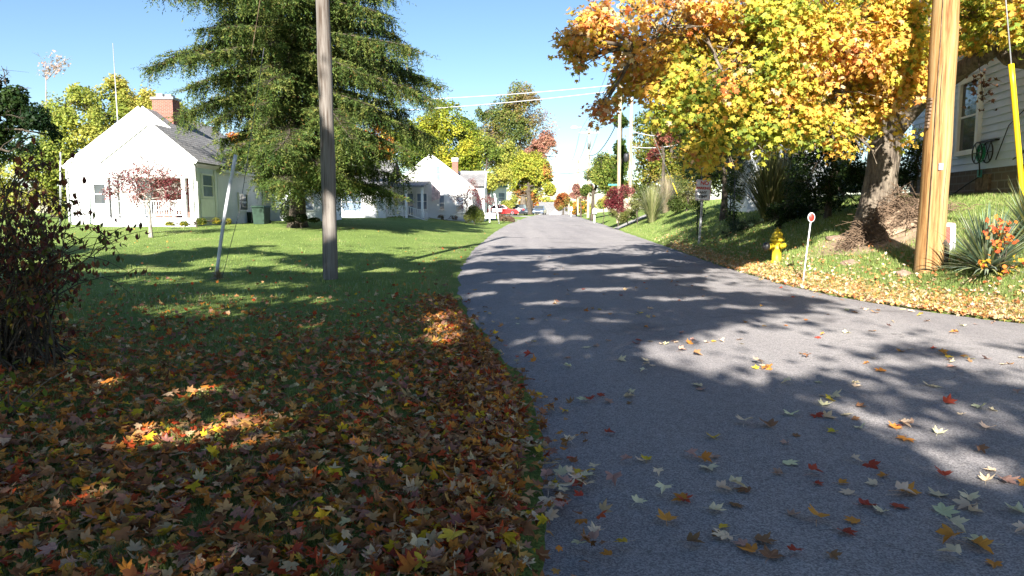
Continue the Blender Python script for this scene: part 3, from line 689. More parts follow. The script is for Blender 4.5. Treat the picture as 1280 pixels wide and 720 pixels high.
MB().box(-9.3, -8.45, 61.9, 61.97, .98, 2.95).build('door', M['glass_blue'], h2, O)
window(h2, O, (-7.7, 62, 2.3), .8, 1.3, (0, -1, 0), 'white', 'glass_blue')
window(h2, O, (-6.0, 62, 2.15), .38, 1.25, (0, -1, 0), 'trim', 'glass_blue'); window(h2, O, (-6.25, 62, 4.6), .3, 1.3, (0, -1, 0), 'trim', 'glass_blue')
window(h2, O, (-4.45, 62, 2.0), .6, 1.3, (0, -1, 0), 'trim', 'glass_blue')
MB().box(-10.3, -3.5, 61.93, 61.99, .5, .75).build('foundation', M['conc'], h2, O)
# rear wing with grey roof slope facing the street
MB().box(-6, -2.55, 67.6, 74, G0, 3.7).build('wing_wall', M['siding'], h2, O)
MB().prism([(-6, 67.3, 3.75), (-2.4, 67.3, 3.75), (-2.4, 70.6, 4.95), (-6, 70.6, 4.95)], (0, 0, .15)).build('wing_roof', M['shingle'], h2, O)
MB().box(-6.2, -2.45, 70.5, 71.1, 3.7, 5.3).build('parapet', M['white'], h2, O)
MB().prism([(-2.54, 67.25, 3.6), (-2.54, 70.6, 4.9), (-2.54, 70.6, 5.25), (-2.54, 67.25, 3.95)], (.14, 0, 0)).build('fascia', M['greytrim'], h2, O)
ch2 = MB().box(-5.7, -5.15, 69.3, 69.9, 4.2, 6.15).build('chimney', M['brick'], h2, O)
MB().box(-5.75, -5.1, 69.25, 69.95, 6.15, 6.5).build('chimney_cap', M['conc'], ch2, O)

# ------------------------------------------------------------------ house three: green roof, and the house over the crest
O = (-1.6, 112, .5)
h3 = empty('house', O, 0, 'small white building with green roof behind the red car', 'house', 'houses along the street')
MB().box(-3.4, -.9, 112, 120, 0, 5.2).build('wall', M['siding'], h3, O)
MB().prism([(-3.9, 111.6, 5.2), (-.7, 111.6, 5.2), (-.7, 114.5, 7.0), (-3.9, 114.5, 7.0)], (0, 0, .2)).prism([(-3.9, 114.5, 7.0), (-.7, 114.5, 7.0), (-.7, 120.2, 5.2), (-3.9, 120.2, 5.2)], (0, 0, .2)).build('roof', M['green_roof'], h3, O)
MB().box(-3.9, -.7, 111.5, 111.6, 5.0, 5.25).build('fascia', M['green_roof'], h3, O)
window(h3, O, (-1.6, 112, 3.5), .9, 1.3, (0, -1, 0), 'trim', 'glass_blue')
MB().box(-7.5, -3.5, 113, 118, 0, 3.4).build('wing_wall', M['siding'], h3, O)
MB().prism([(-7.8, 112.7, 3.4), (-3.4, 112.7, 3.4), (-3.4, 115.5, 4.8), (-7.8, 115.5, 4.8)], (0, 0, .2)).build('wing_roof', M['shingle'], h3, O)
O = (11.4, 190, -2.4)
h4 = empty('house', O, 0, 'low house with pale roof and white gable peeking over the road crest', 'house', 'houses along the street')
MB().box(7.6, 14.4, 190, 200, -2.6, .4).build('wall', M['siding'], h4, O)
MB().prism([(7.2, 189.6, .35), (14.8, 189.6, .35), (14.8, 195, 3.4), (7.2, 195, 3.4)], (0, .05, .2)).prism([(7.2, 195, 3.4), (14.8, 195, 3.4), (14.8, 200.4, .35), (7.2, 200.4, .35)], (0, .05, .2)).build('roof', M['shingle'], h4, O)
gable_wall(9.4, 12.9, 11.15, 187.5, -2.6, -.2, -.2, 1.35, 3).build('porch_gable', M['siding'], h4, O)
mb = MB(); rake(mb, 12.9, -.2, 11.15, 1.35, 187.45, .35, .5, .1); rake(mb, 9.4, -.2, 11.15, 1.35, 187.45, .35, .5, .1); mb.build('fascia', M['white'], h4, O)

# ------------------------------------------------------------------ house on the right bank: lap siding, dark block foundation
TH = R(9.3); D = Vector((math.sin(TH), math.cos(TH), 0)); NRM = Vector((-math.cos(TH), math.sin(TH), 0))
W0 = Vector((11.8, 18, 0))
def wl(s, z, out=0): return W0 + D * s + NRM * out + Vector((0, 0, z))
O = tuple(wl(0, 1.9))
h5 = empty('house', O, 0, 'white lap sided house on the bank behind the tan utility pole', 'house', 'houses along the street')
SF, ZF, ZE = (-8.5, 5.2), 2.62, 7.3
mb = MB(); k = 0; z = ZF; lap = .178
while z < ZE:
    z1 = min(z + lap, ZE)
    a, b = SF
    mb.quad(wl(b, z, .036), wl(a, z, .036), wl(a, z1, .004), wl(b, z1, .004))
    mb.quad(wl(b, z, .0), wl(a, z, .0), wl(a, z, .036), wl(b, z, .036))
    z = z1
for s in SF: mb.quad(wl(s, ZF), wl(s, ZF) - NRM * 7, wl(s, ZE) - NRM * 7, wl(s, ZE))
mb.build('wall', mat_plain('lap_paint_shade_tint', (.54, .61, .73), .5, .08, 1.5), h5, O)  # white siding; the bluish tint of shade is put into its colour
fm = MB()
fm.obox(wl((SF[0] + SF[1]) / 2, ZF / 2 + .4, -.2), D * (SF[1] - SF[0]) / 2, NRM * .17, Z3 * (ZF / 2 - .4)); fm.build('foundation', M['block'], h5, O)
ev = MB().obox(wl(-1.65, ZE + .04, .25), D * 7.1, NRM * .28, Z3 * .035).obox(wl(-1.65, ZE + .13, .55), D * 7.1, NRM * .03, Z3 * .11); ev.build('eave', M['white'], h5, O)
e0, e1 = wl(-8.8, ZE + .1, .55), wl(5.5, ZE + .1, .55); r0 = -NRM * 4.3 + Vector((0, 0, 2.6))
MB().prism([e0, e1, e1 + r0, e0 + r0], (0, 0, .15)).build('roof', M['shingle'], h5, O)
window(h5, O, wl(1.15, 4.02, .034), 1.0, 1.75, NRM, 'trim', 'glass', fw=.13, d=.06)
window(h5, O, wl(-4.3, 4.3, .034), .9, 1.6, NRM, 'trim', 'glass', fw=.12, d=.06)
vt = MB().obox(wl(.3, 2.28, .0), D * .35, NRM * .03, Z3 * .2).build('foundation_vent', M['stick'], h5, O)
# service conduit and meter on the wall
mb = MB().tube([wl(-1.7, 2.9, .08), wl(-2.3, 2.8, .08), wl(-2.9, 2.85, .08), wl(-3.2, 3.1, .08), wl(-3.25, 3.6, .08)], .035, 6)
mb.tube([wl(-1.2, 2.75, .06), wl(-1.9, 2.95, .06), wl(-2.0, 3.3, .06), wl(-2.05, 3.7, .06)], .014, 5)
mb.tube([wl(-.4, 2.8, .06), wl(-.9, 3.55, .06), wl(-1.6, 3.85, .06), wl(-2.6, 3.72, .06)], .012, 5); mb.build('conduit', M['black'], h5, O)
mt = MB().obox(wl(-3.3, 3.85, .1), D * .16, NRM * .09, Z3 * .3).build('meter_box', M['trim'], h5, O, bevel=.02)
MB().lathe([(.11, 0), (.12, .05), (.12, .1), (.09, .13)], n=16).build('tmp', M['glass_blue'])
o = bpy.data.objects['tmp']; o.name = 'meter_dial'; o.parent = mt; o.location = wl(-3.3, 3.97, .19) - Vector(O); o.rotation_euler = NRM.to_track_quat('Z', 'Y').to_euler()
# hose reel hung on the siding
O2 = wl(.0, 3.0, .03)
hr = empty('hose_reel', O2, 0, 'black wall reel with green garden hose under the house window', 'hose reel')
q = NRM.to_track_quat('Z', 'Y').to_euler()
def wob_disc(name, mat, r0_, r1_, t, s, z, out, parent):
    ob = MB().lathe([(r0_, 0), (r1_, .0), (r1_, t), (r0_, t), (r0_, 0)], n=28).build(name, M[mat], parent); ob.rotation_euler = q; ob.location = wl(s, z, out) - O2; return ob
for sgn in (.16, -.16):
    mb = MB()
    for i in range(28):
        pass
    mb.tube([(math.cos(a) * .26, math.sin(a) * .26, 0) for a in np.linspace(0, 2 * math.pi, 29)], .016, 6)
    for i in range(6):
        a = i * math.pi / 3; mb.tube([(0, 0, 0), (math.cos(a) * .26, math.sin(a) * .26, 0)], .01, 5)
    ob = mb.build('reel_rim', M['black'], hr); ob.rotation_euler = q; ob.location = wl(sgn * .9, 3.0, .12 + (.13 if sgn > 0 else .02)) - O2
mb = MB()
for i in range(7):
    rr = .09 + .022 * i
    mb.tube([(math.cos(a) * rr, math.sin(a) * rr, .02 * math.sin(i * 2.1)) for a in np.linspace(0, 2 * math.pi, 25)], .014, 6)
ob = mb.build('hose', M['hose'], hr); ob.rotation_euler = q; ob.location = wl(.14, 3.0, .17) - O2
MB().obox(wl(0, 3.28, .06), D * .42, NRM * .06, Z3 * .02).build('bracket', M['black'], hr, tuple(O2))
MB().tube([wl(.2, 2.8, .16), wl(.24, 2.55, .12), wl(.3, 2.42, .1), wl(.7, 2.25, .2), wl(1.1, 2.0, .35), wl(1.9, 1.98, .5)], .018, 6).build('hose_tail', M['black'], hr, tuple(O2))
MB().obox(wl(.33, 2.5, .08), D * .05, NRM * .04, Z3 * .09).build('spigot', M['teal'], hr, tuple(O2))

# white shed further back behind the dark shrubs
p = at(975, 235, 30); gz = zgf(p.x, p.y)
O = (p.x, p.y, gz)
sh = empty('house', O, R(-6), 'white gabled outbuilding glimpsed between the dark shrubs right of the tall grass', 'house', 'houses along the street')
MB().box(-1.3, 2.6, 0, 5, -.3, 2.5).build('wall', M['siding_blue'], sh)
q_ = MB(); 
for xe in (-1.3, 2.6):
    w_ = roof_slab(xe, 2.5, .65, 4.0, -.3, 5.3, .25); q_.add(w_.v, w_.f)
q_.prism([(-1.3, .02, 2.5), (2.6, .02, 2.5), (.65, .02, 4.0)], (0, .1, 0)); q_.build('roof', M['shingle'], sh)
mb = MB().box(-.02, 1.1, -.05, .02, 0, 2.1); mb.build('door', M['trim'], sh)
# ------------------------------------------------------------------ utility poles
def pole(name, label, base, top, r0, r1, mat, group='utility poles', rough=True):
    base, top = Vector(base), Vector(top); root = empty(name, base, 0, label, 'utility pole', group)
    mb = MB(); n = 26; pts = []; rad = []
    for i in range(n):
        t = i / (n - 1); p = base + (top - base) * t
        pts.append(p + Vector((.012 * math.sin(t * 9), .01 * math.cos(t * 7), 0))); rad.append(r0 + (r1 - r0) * t + .006 * math.sin(t * 40))
    pts.insert(0, base - Vector((0, 0, .4))); rad.insert(0, r0 * 1.02)
    mb.tube(pts, rad, 20); mb.build('shaft', M[mat], root, base)
    return root

PB = onground(413, 349); PT = Vector((PB.x + .02, PB.y, 13.2))
PL = pole('utility_pole', 'weathered grey utility pole rising from the left lawn', PB, PT, .165, .13, 'grey_pole')
b = Vector((7.55, 13.0, zgf(7.55, 13.0))); PRT = Vector((7.58, 13.02, 11.6))
PR = pole('utility_pole', 'thick yellowish brown utility pole beside the yucca on the bank', b, PRT, .235, .185, 'tan_pole')
mb = MB()
for i in range(9): mb.obox((b.x - .225 + .004 * i, b.y - .05, 3.05 + i * .06), (.02, 0, 0), (0, .05, 0), (0, 0, .02))
mb.build('step_bracket', M['stick'], PR, b)
mb = MB().tube([(b.x + .12, b.y - .2, b.z + .52), (b.x + .19, b.y - .14, b.z + .45), (b.x + .2, b.y - .12, b.z + .1)], [.05, .07, .06], 6); mb.build('dark_notch', M['bark_dark'], PR, b)  # notch drawn as a raised dark tube on the shaft
mb = MB().tube([(b.x - .16, b.y - .17, b.z), (b.x - .14, b.y - .165, 6), (b.x - .13, b.y - .15, 11.3)], .008, 5); mb.build('ground_wire', M['stick'], PR, b)
MB().obox((b.x - .03, b.y - .222, 2.35), (.045, .004, 0), (0, .004, 0), (0, 0, .06)).build('metal_tag', M['galv'], PR, b)
mb = MB()
for cx, z0_, z1_ in ((.07, 1.0, 3.6), (-.09, 2.4, 5.2), (.02, 4.4, 7.5)):
    pts_ = [(b.x + cx + .012 * math.sin(z * 3), b.y - math.sqrt(.222 ** 2 - cx ** 2) - .004 + .0045 * (z - .5), z) for z in np.linspace(z0_, z1_, 12)]
    mb.tube(pts_, [.001] + [.0055] * 10 + [.001], 4)
mb.build('drying_crack', M['bark_dark'], PR, b)
# crossbars and insulators where the wires meet the two near poles (above the frame)
for root, T in ((PL, PT), (PR, PRT)):
    bb = root.location
    MB().box(T.x - 1.1, T.x + 1.1, T.y - .2, T.y - .1, T.z - .75, T.z - .63).build('crossarm', M['grey_pole'], root, tuple(bb))
    for s in (-1, -.4, .4, 1):
        MB().lathe([(.02, 0), (.05, .04), (.03, .08), (.05, .12), (.02, .16)], (T.x + s, T.y - .15, T.z - .63), 10).build('insulator', M['greytrim'], root, tuple(bb))

def farpole(px, y0, ytop, Y, d, label, mat='far_pole', arms=()):
    c = at(px, y0, Y); c.z = min(zgf(c.x, c.y), c.z) ; t = at(px, ytop, Y); t.x = c.x
    root = pole('utility_pole', label, c, t, d / 2, d * .38, mat)
    for z, w, th in arms: MB().box(t.x - w, t.x + w, Y - d / 2 - .1, Y - d / 2, t.z - z - th, t.z - z).build('crossarm', M[mat], root, tuple(c))
    return root, t
P1, T1 = farpole(773, 262, 62, 57, .30, 'tallest pale utility pole rising behind the red bush', arms=((.5, .9, .1),))
P2, T2 = farpole(787, 262, 122, 58, .30, 'shorter pale pole just right of the tallest one behind the red bush')
MB().lathe([(.05, 0), (.2, .03), (.22, .5), (.18, .62), (.05, .66)], (T2.x - .35, 57.8, T2.z - 5.0), 14).build('transformer', M['darkmetal'], P2, tuple(P2.location))
P3, T3 = farpole(735, 268, 160, 88, .34, 'far utility pole with a street lamp arm, left of the green tree', arms=((.5, 1.2, .12),))
mb = MB().tube([T3 + Vector((0, 0, -.3)), T3 + Vector((-.7, -.3, .05)), T3 + Vector((-1.5, -.4, 0))], .045, 6); mb.build('lamp_arm', M['galv'], P3, tuple(P3.location))
hd = MB().lathe([(.05, -.45), (.17, -.3), (.2, 0), (.16, .25), (.05, .33)], (T3.x - 1.75, T3.y - .4, T3.z), 12, 'x').build('lamp_head', M['white'], P3, tuple(P3.location))
MB().lathe([(.04, 0), (.2, .04), (.22, .75), (.17, .9), (.05, .95)], (T3.x, T3.y - .4, T3.z - 2.3), 14).build('transformer', M['galv'], P3, tuple(P3.location))
P4, T4 = farpole(722, 268, 197, 125, .34, 'slim farthest utility pole near the vanishing road', arms=((.6, 1.2, .12), (1.9, 1.0, .12)))
P5, T5 = farpole(711, 268, 231, 140, .34, 'short tan pole by the small orange tree at the road crest')
P6, T6 = farpole(720.5, 270, 248, 100, .22, 'short yellow brown post by the far mailbox', 'tan_pole')
P7, T7 = farpole(441, 268, 118, 66, .3, 'utility pole hidden behind the spruce crown')

# ------------------------------------------------------------------ wires
def wire(name, a, b, sag, label, r=.02, mat='wire', group='overhead wires', n=17):
    a, b = Vector(a), Vector(b)
    pts = [a + (b - a) * t - Vector((0, 0, 4 * sag * t * (1 - t))) for t in [i / (n - 1) for i in range(n)]]
    o = MB().tube(pts, r, 5, True).build(name, M[mat], None, tuple(a))
    return tag(o, label, 'wire', group)
a = Vector((PB.x, PB.y, 7.0)); b2 = Vector((7.5, 13.0, 7.0)); mid = .34
wire('overhead_cable', (PB.x, PB.y, 7.15), (7.5, 13, 6.75), .93, 'dark cable sagging across the top of the picture between the two near poles', .022, 'wiredark')
wire('overhead_wire', T7 + Vector((0, 0, -.6)), at(773, 106, 57), .25, 'upper of two pale wires crossing the sky above the street', .035)
wire('overhead_wire', T7 + Vector((0, 0, -1.6)), at(773, 113, 57), .25, 'lower of two pale wires crossing the sky above the street', .035)
lab = 'thin pale wire strung between the far street lamp pole and the tallest pale pole'
for i, (dx, pz) in enumerate(((-1.1, 70), (-.4, 72), (.5, 74))): wire('overhead_wire', T3 + Vector((dx, 0, -.4)), at(773 + dx * 6, pz, 57), .5, lab, .022, group='wires between the far poles')
wire('overhead_wire', T3 + Vector((0, 0, -3.2)), at(773, 150, 57), .9, 'dark low cable rising from the lamp pole to the tallest pale pole', .04, 'wiredark')
for dx in (-1.1, 0, 1.1): wire('overhead_wire', T4 + Vector((dx, 0, -.5)), T3 + Vector((dx, 0, -.4)), .6, 'thin far wire between the slim farthest pole and the lamp pole', .03, group='farthest wires')
wire('overhead_wire', at(690, 215, 100), T3 + Vector((0, 0, -5.0)), .3, 'dark service wire running left from the lamp pole into the orange tree', .035, 'wiredark')
wire('overhead_wire', T2 + Vector((0, 0, -3.8)), at(850, 180, 60), .2, 'service wire running right from the shorter pale pole', .04)
wire('overhead_wire', T2 + Vector((0, 0, -2.6)), at(850, 170, 60), .2, 'upper service wire running right from the shorter pale pole', .04)

# ------------------------------------------------------------------ guy wires with guards
def guy(label, base, topp, g0, g1, gr, gm, bend=0, cable_r=.012, cm='galv'):
    base, topp = Vector(base), Vector(topp); root = empty('guy_wire', base, 0, label, 'guy wire', 'guy wires with guards')
    d = topp - base
    MB().tube([base - d * .01, base + d * .5, topp], cable_r, 6).build('cable', M[cm], root, base)
    pts = [base + d * (g0 + (g1 - g0) * i / 8) + Vector((bend * math.sin(i / 8 * math.pi), 0, 0)) for i in range(9)]
    MB().tube(pts, gr, 12).build('guard', M[gm], root, base)
    return root
gb = onground(270, 349)
gtop = at(298, 195, gb.y)
d = (gtop - gb); tt = (12.6 - gb.z) / d.z
gl = guy('guy wire with a pale grey plastic guard, staked in the left lawn', gb, Vector((PB.x - .05, PB.y, 12.6)), .0, .222, .038, 'greyplastic', -.03, .006, 'stick')
MB().tube([gb + Vector((.12, .02, 0)), at(300, 262, gb.y + .05), at(330, 60, gb.y + .1)], .007, 5).build('ground_wire', M['wiredark'], gl, gb)
gbase = Vector((9.38, 12.95, zgf(9.38, 12.95)))
g0p, g1p = at(1281.5, 285, 12.95), at(1264, 80, 12.95)
dirv = (g1p - g0p).normalized(); gbase = g0p - dirv * ((g0p.z - zgf(g0p.x, 12.95)) / dirv.z)
kk = (11.0 - gbase.z) / dirv.z; gtopv = gbase + dirv * kk
gr = guy('guy wire with a bright yellow plastic guard in front of the white lap siding', gbase, gtopv, .0, (g1p.z - gbase.z) / (11.0 - gbase.z), .045, 'yellowplastic')
mb = MB()
p = at(1279, 240, 12.95); mb.tube([p - dirv * .03, p + dirv * .03], .05, 12); mb.build('band', M['black'], gr, gbase)
p0, p1 = onground(843 + 16, 268), None
p0 = at(853, 258, 50); p1 = at(843, 234, 50)
dd = (p1 - p0).normalized(); p0 = p0 - dd * ((p0.z - zgf(p0.x, 50)) / dd.z)
guy('small far guy wire with a yellow guard among the grasses on the right', p0, p0 + dd * 13, 0, .13, .035, 'yellowplastic')

# ------------------------------------------------------------------ hydrant
hx, hy = 6.62, 18.0; hz = zgf(hx, hy)
hy_ = empty('fire_hydrant', (hx, hy, hz), R(8), 'yellow fire hydrant with a black side cap on the grass verge', 'fire hydrant')
MB().lathe([(.15, -.05), (.15, .03), (.115, .05), (.112, .30), (.125, .32), (.125, .36), (.112, .38), (.118, .53), (.175, .535), (.18, .565), (.175, .59), (.14, .595)], n=24).build('barrel', M['yellowpaint'], hy_)
bn = MB().lathe([(.14, .595), (.135, .66), (.115, .72), (.08, .765), (.045, .785), (.045, .80)], n=24)
for i in range(8):
    a = i * math.pi / 4; bn.obox((.12 * math.cos(a), .12 * math.sin(a), .66), (.012 * math.cos(a), .012 * math.sin(a), 0), (-.008 * math.sin(a), .008 * math.cos(a), 0), (0, 0, .06))
bo = bn.build('bonnet', M['yellowpaint'], hy_)
nb = MB().lathe([(.05, .80), (.05, .825), (.032, .825), (.03, .87)], n=5)
nb.obox((0, 0, .815), (.075, 0, 0), (0, .02, 0), (0, 0, .012)); nb.build('operating_nut', M['yellowpaint'], bo)
mb = MB()
for i in range(8):
    a = i * math.pi / 4 + .2; mb.lathe([(.016, 0), (.016, .09)], (.158 * math.cos(a), .158 * math.sin(a), .52), 6)
mb.build('flange_bolt', M['yellowpaint'], hy_)
nz = MB().lathe([(.075, 0), (.075, -.12), (.09, -.125), (.09, -.15)], (-.08, 0, .40), 18, 'x').build('side_nozzle', M['yellowpaint'], hy_)
MB().lathe([(.10, -.0), (.105, -.08), (.09, -.11), (.03, -.115), (.03, -.15)], (-.225, 0, .40), 18, 'x').build('nozzle_cap', M['black'], nz)
nz = MB().lathe([(.055, 0), (.055, -.10), (.068, -.105), (.068, -.16), (.03, -.165), (.03, -.19)], (.03, -.08, .42), 16, 'y').build('front_nozzle', M['yellowpaint'], hy_)
nz = MB().lathe([(.055, 0), (.055, .08), (.068, .085), (.068, .13), (.03, .135), (.03, .16)], (.08, 0, .42), 16, 'x').build('side_nozzle', M['yellowpaint'], hy_)

# ------------------------------------------------------------------ driveway marker stake
sb = onground(1003, 355); st = at(1013.5, 276, sb.y - .02)
sk = empty('reflector_stake', sb, 0, 'thin white stake with a round red reflector, leaning in front of the hydrant', 'marker stake')
MB().tube([sb - Vector((0, 0, .1)), sb + (st - sb) * .5, st], [.017, .015, .014], 8).build('stem', M['signwhite'], sk, sb)
ax = (st - sb).normalized()
dsk = MB().lathe([(.0, 0), (.075, 0), (.078, .006), (.075, .014), (0, .014)], n=24)
ds = dsk.build('disc', M['signwhite'], sk); ds.location = st - sb + ax * .07; ds.rotation_euler = (math.pi / 2, 0, 0)
for v in ds.data.vertices: v.co.y *= 1.3
dr_ = MB().lathe([(0, 0), (.058, 0), (.06, .004), (.056, .009), (0, .012)], n=24).build('reflector', M['red'], ds); dr_.location = (0, 0, .0145)
for v in dr_.data.vertices: v.co.y *= 1.35
MB().lathe([(.06, 0), (.055, .03), (.03, .05), (.02, .055)], (0, 0, -.01), 12).build('base', M['conc'], sk)

# ------------------------------------------------------------------ no parking sign
nb_ = onground(873.5, 306)
nb_ = Vector((nb_.x, nb_.y, zgf(nb_.x, nb_.y)))
tp = at(880, 224, nb_.y); ns = empty('street_sign', nb_, 0, 'faded white no parking sign on a leaning steel post beside the dark arbor', 'road sign')
Sx = 18.5 * nb_.y / F; Sz = 25.5 * nb_.y / F
post = MB(); v0 = Vector((0, 0, -.1)); v1 = tp - nb_ + Vector((0, .03, -.06))
lean = (v1 - v0).normalized()
for dx in (-.03, .03): post.obox((v0 + v1) / 2 + Vector((dx, 0, 0)), (.008, 0, 0), (0, .018, 0), (v1 - v0) / 2)
post.obox((v0 + v1) / 2 + Vector((0, .02, 0)), (.026, 0, 0), (0, .004, 0), (v1 - v0) / 2)
po = post.build('post', M['galv'], ns)
sgn = empty('panel_mount', (0, 0, 0)); bpy.data.objects.remove(sgn)
pc = v1 - lean * (Sz / 2 - .04) + Vector((0, -.04, 0))
bm = bmesh.new(); rr = .05; pts = []
for cx, cz, a0_ in ((Sx / 2 - rr, Sz / 2 - rr, 0), (-Sx / 2 + rr, Sz / 2 - rr, 90), (-Sx / 2 + rr, -Sz / 2 + rr, 180), (Sx / 2 - rr, -Sz / 2 + rr, 270)):
    for k in range(6): pts.append((cx + rr * math.cos(R(a0_ + k * 18)), cz + rr * math.sin(R(a0_ + k * 18))))
panel = MB().prism([(x, 0, z) for x, z in pts], (0, .012, 0)).build('sign_panel', M['signwhite'], ns)
panel.location = pc; panel.rotation_euler = (0, math.asin(lean.x), R(-4))
brd = MB()
for i in range(len(pts)):
    a, b_ = pts[i], pts[(i + 1) % len(pts)]
    brd.tube([(a[0] * .93, -.003, a[1] * .95), (b_[0] * .93, -.003, b_[1] * .95)], .006, 4)
brd.build('border', M['red'], panel)
def text(s, size, z, mat, parent, x=0, y=-.004, bold=.006):
    cu = bpy.data.curves.new('lettering', 'FONT'); cu.body = s; cu.size = size; cu.align_x = 'CENTER'; cu.align_y = 'CENTER'; cu.extrude = .002; cu.offset = bold
    cu.materials.append(M[mat]); t_ = bpy.data.objects.new('tmp_text', cu); link(t_); bpy.context.view_layer.update()
    me = bpy.data.meshes.new_from_object(t_.evaluated_get(bpy.context.evaluated_depsgraph_get())); bpy.data.objects.remove(t_)
    o = bpy.data.objects.new('lettering', me); link(o); o.parent = parent; o.location = (x, y, z); o.rotation_euler = (math.pi / 2, 0, 0); return o
text('NO', Sz * .25, Sz * .33, 'red', panel, Sx * .05); text('PARKING', Sz * .155, Sz * .09, 'red', panel)
text('ANY', Sz * .17, -Sz * .12, 'signgrey', panel); text('TIME', Sz * .19, -Sz * .32, 'signgrey', panel)

# ------------------------------------------------------------------ arbor of dark metal with vines
ab = onground(893, 312); abp = Vector((ab.x * (nb_.y + 1.3) / ab.y, nb_.y + 1.3, 0)); abp.z = zgf(abp.x, abp.y)
ar = empty('garden_arbor', abp, R(-6), 'dark metal garden arbor overgrown with vines behind the no parking sign', 'arbor')
mb = MB()
W_, Dp, Hh = .62, .35, 2.25
for sx in (-1, 1):
    for sy in (-1, 1): mb.tube([(sx * W_, sy * Dp, -.1), (sx * W_, sy * Dp, Hh)], .022, 6)
    for k in range(7): mb.tube([(sx * W_, -Dp, .2 + k * .33), (sx * W_, Dp, .2 + k * .33)], .012, 5)
for sy in (-1, 1):
    mb.tube([(W_ * math.cos(a), sy * Dp, Hh + .5 * math.sin(a)) for a in np.linspace(0, math.pi, 13)], .02, 6)
for a in np.linspace(.2, math.pi - .2, 8): mb.tube([(W_ * math.cos(a), -Dp, Hh + .5 * math.sin(a)), (W_ * math.cos(a), Dp, Hh + .5 * math.sin(a))], .012, 5)
mb.build('frame', M['darkmetal'], ar)
P = []
for _ in range(5200):
    s = random.choice((-1, 1, 1)); t = random.random()
    if t < .55: p = (s * W_ + random.gauss(0, .13), random.gauss(0, .28), random.uniform(.3, 2.3))
    else:
        a = random.uniform(0, math.pi); p = (W_ * 1.1 * math.cos(a) + random.gauss(0, .22), random.gauss(0, .35), Hh + .5 * math.sin(a) + random.gauss(.1, .25))
    P.append(p)
P = np.array(P); P = P[vnoise(P, 2.2) > .42]
leaf_cloud('vine', P, rng.normal(size=P.shape) + np.array([0, -.5, .5]), rng.uniform(.035, .075, len(P)), pick([(.03, .06, .015), (.05, .09, .02), (.10, .13, .03)], len(P)), T_OVAL, M['foliage'], ar)

# ------------------------------------------------------------------ small things by the road
wb = Vector((8.25, 13.55, 0)); wb.z = zgf(wb.x, wb.y)
t0_ = at(1187, 281, 13.55)
wp = empty('marker_post', wb, 0, 'short white post with a faded red face standing behind the yucca', 'marker post')
hh = t0_.z - wb.z
MB().lathe([(.125, -.1), (.125, hh * .5), (.118, hh), (.10, hh + .03), (.0, hh + .04)], n=8).build('post', M['signwhite'], wp)
wp.location.x = t0_.x
MB().obox((-.085, -.105, hh * .62), (.045, -.02, 0), (.006, .012, 0), (0, 0, hh * .32)).build('red_face', M['brickred'], wp)
wp.rotation_euler = (0, R(-2), 0)

def mailbox(px, pyb, pyt, Y, label, w=.17):
    b_ = at(px, pyb, Y); b_.z = zgf(b_.x, b_.y); t_ = at(px, pyt, Y); h = min(1.45, max(.9, t_.z - b_.z))
    r = empty('mailbox', b_, 0, label, 'mailbox', 'mailboxes along the street')
    MB().box(-.06, .06, -.06, .06, -.1, h - .25).build('post', M['white'], r)
    bx = MB().prism([(w * math.cos(a) * 1.0, -.3, h - .3 + (.28 * math.sin(a))) for a in np.linspace(0, math.pi, 9)] + [(-w, -.3, h - .55), (w, -.3, h - .55)], (0, .6, 0)).build('box', M['white'], r)
    return r
mailbox(743, 271, 248, 66, 'white mailbox on a white post before the green roadside tree')
mailbox(714, 268, 253, 100, 'small far white mailbox near the road crest on the right')
# leaning white stake with a white board standing in for a glare spot, and a small white yard sign, left of the road
b_ = at(624, 283, 62); b_.z = zgf(b_.x, b_.y); t_ = at(618, 242, 62)
lp = empty('sign_post', b_, 0, 'leaning white painted post beside the road in front of the red car', 'sign post')
MB().tube([(0, 0, -.1), tuple((t_ - b_) * .5), tuple(t_ - b_)], [.085, .08, .08], 4).build('post', M['white'], lp)
q = (t_ - b_) * .45
MB().obox((q.x, -.1, q.z), (.42, 0, 0), (0, .012, 0), (0, 0, .13)).build('glare_board', M['white'], lp)
b_ = at(612, 276, 66); b_.z = zgf(b_.x, b_.y)
yd = empty('yard_sign', b_, 0, 'small white yard sign on a short post on the left lawn beyond the round bush', 'sign')
MB().box(-.05, .05, -.05, .05, -.1, 1.5).build('post', M['white'], yd)
MB().box(-.5, .55, -.09, -.055, .35, .85).build('board', M['signwhite'], yd)
# street name blade on the pale pole
c = at(766, 231, 56.3)
sn = tag(MB().obox(c, (.36, .02, 0), (0, .012, 0), (0, 0, .07)).build('street_name_blade', M['teal'], None, tuple(c), bevel=.01), 'small teal street name blade above the red bush', 'street sign')

# ------------------------------------------------------------------ bins, porch chairs, antenna
def bin_(px, py, Y, label, w, h):
    p = at(px, py, Y); p.z = zgf(p.x, p.y)
    r = empty('trash_bin', p, R(-8), label, 'trash bin', 'bins beside the white house')
    MB().prism([(-w * .42, -w * .45, 0), (w * .42, -w * .45, 0), (w * .5, -w * .5, h), (-w * .5, -w * .5, h)], (0, w, 0)).build('bin_body', M['binplastic'], r)
    MB().prism([(-w * .56, -w * .6, h), (w * .56, -w * .6, h), (w * .5, -w * .5, h + .09), (-w * .5, -w * .5, h + .09)], (0, w * 1.15, 0)).build('lid', M['binplastic'], r)
    for s in (-1, 1): MB().lathe([(.12, -.03), (.12, .03)], (s * w * .4, w * .5, .12), 12, 'x').build('wheel', M['rubber'], r)
bin_(327, 276, 41.5, 'large dark green wheeled bin beside the white house', .75, .95)
bin_(312, 276, 44.5, 'small dark low bin left of the large green bin', .5, .55)
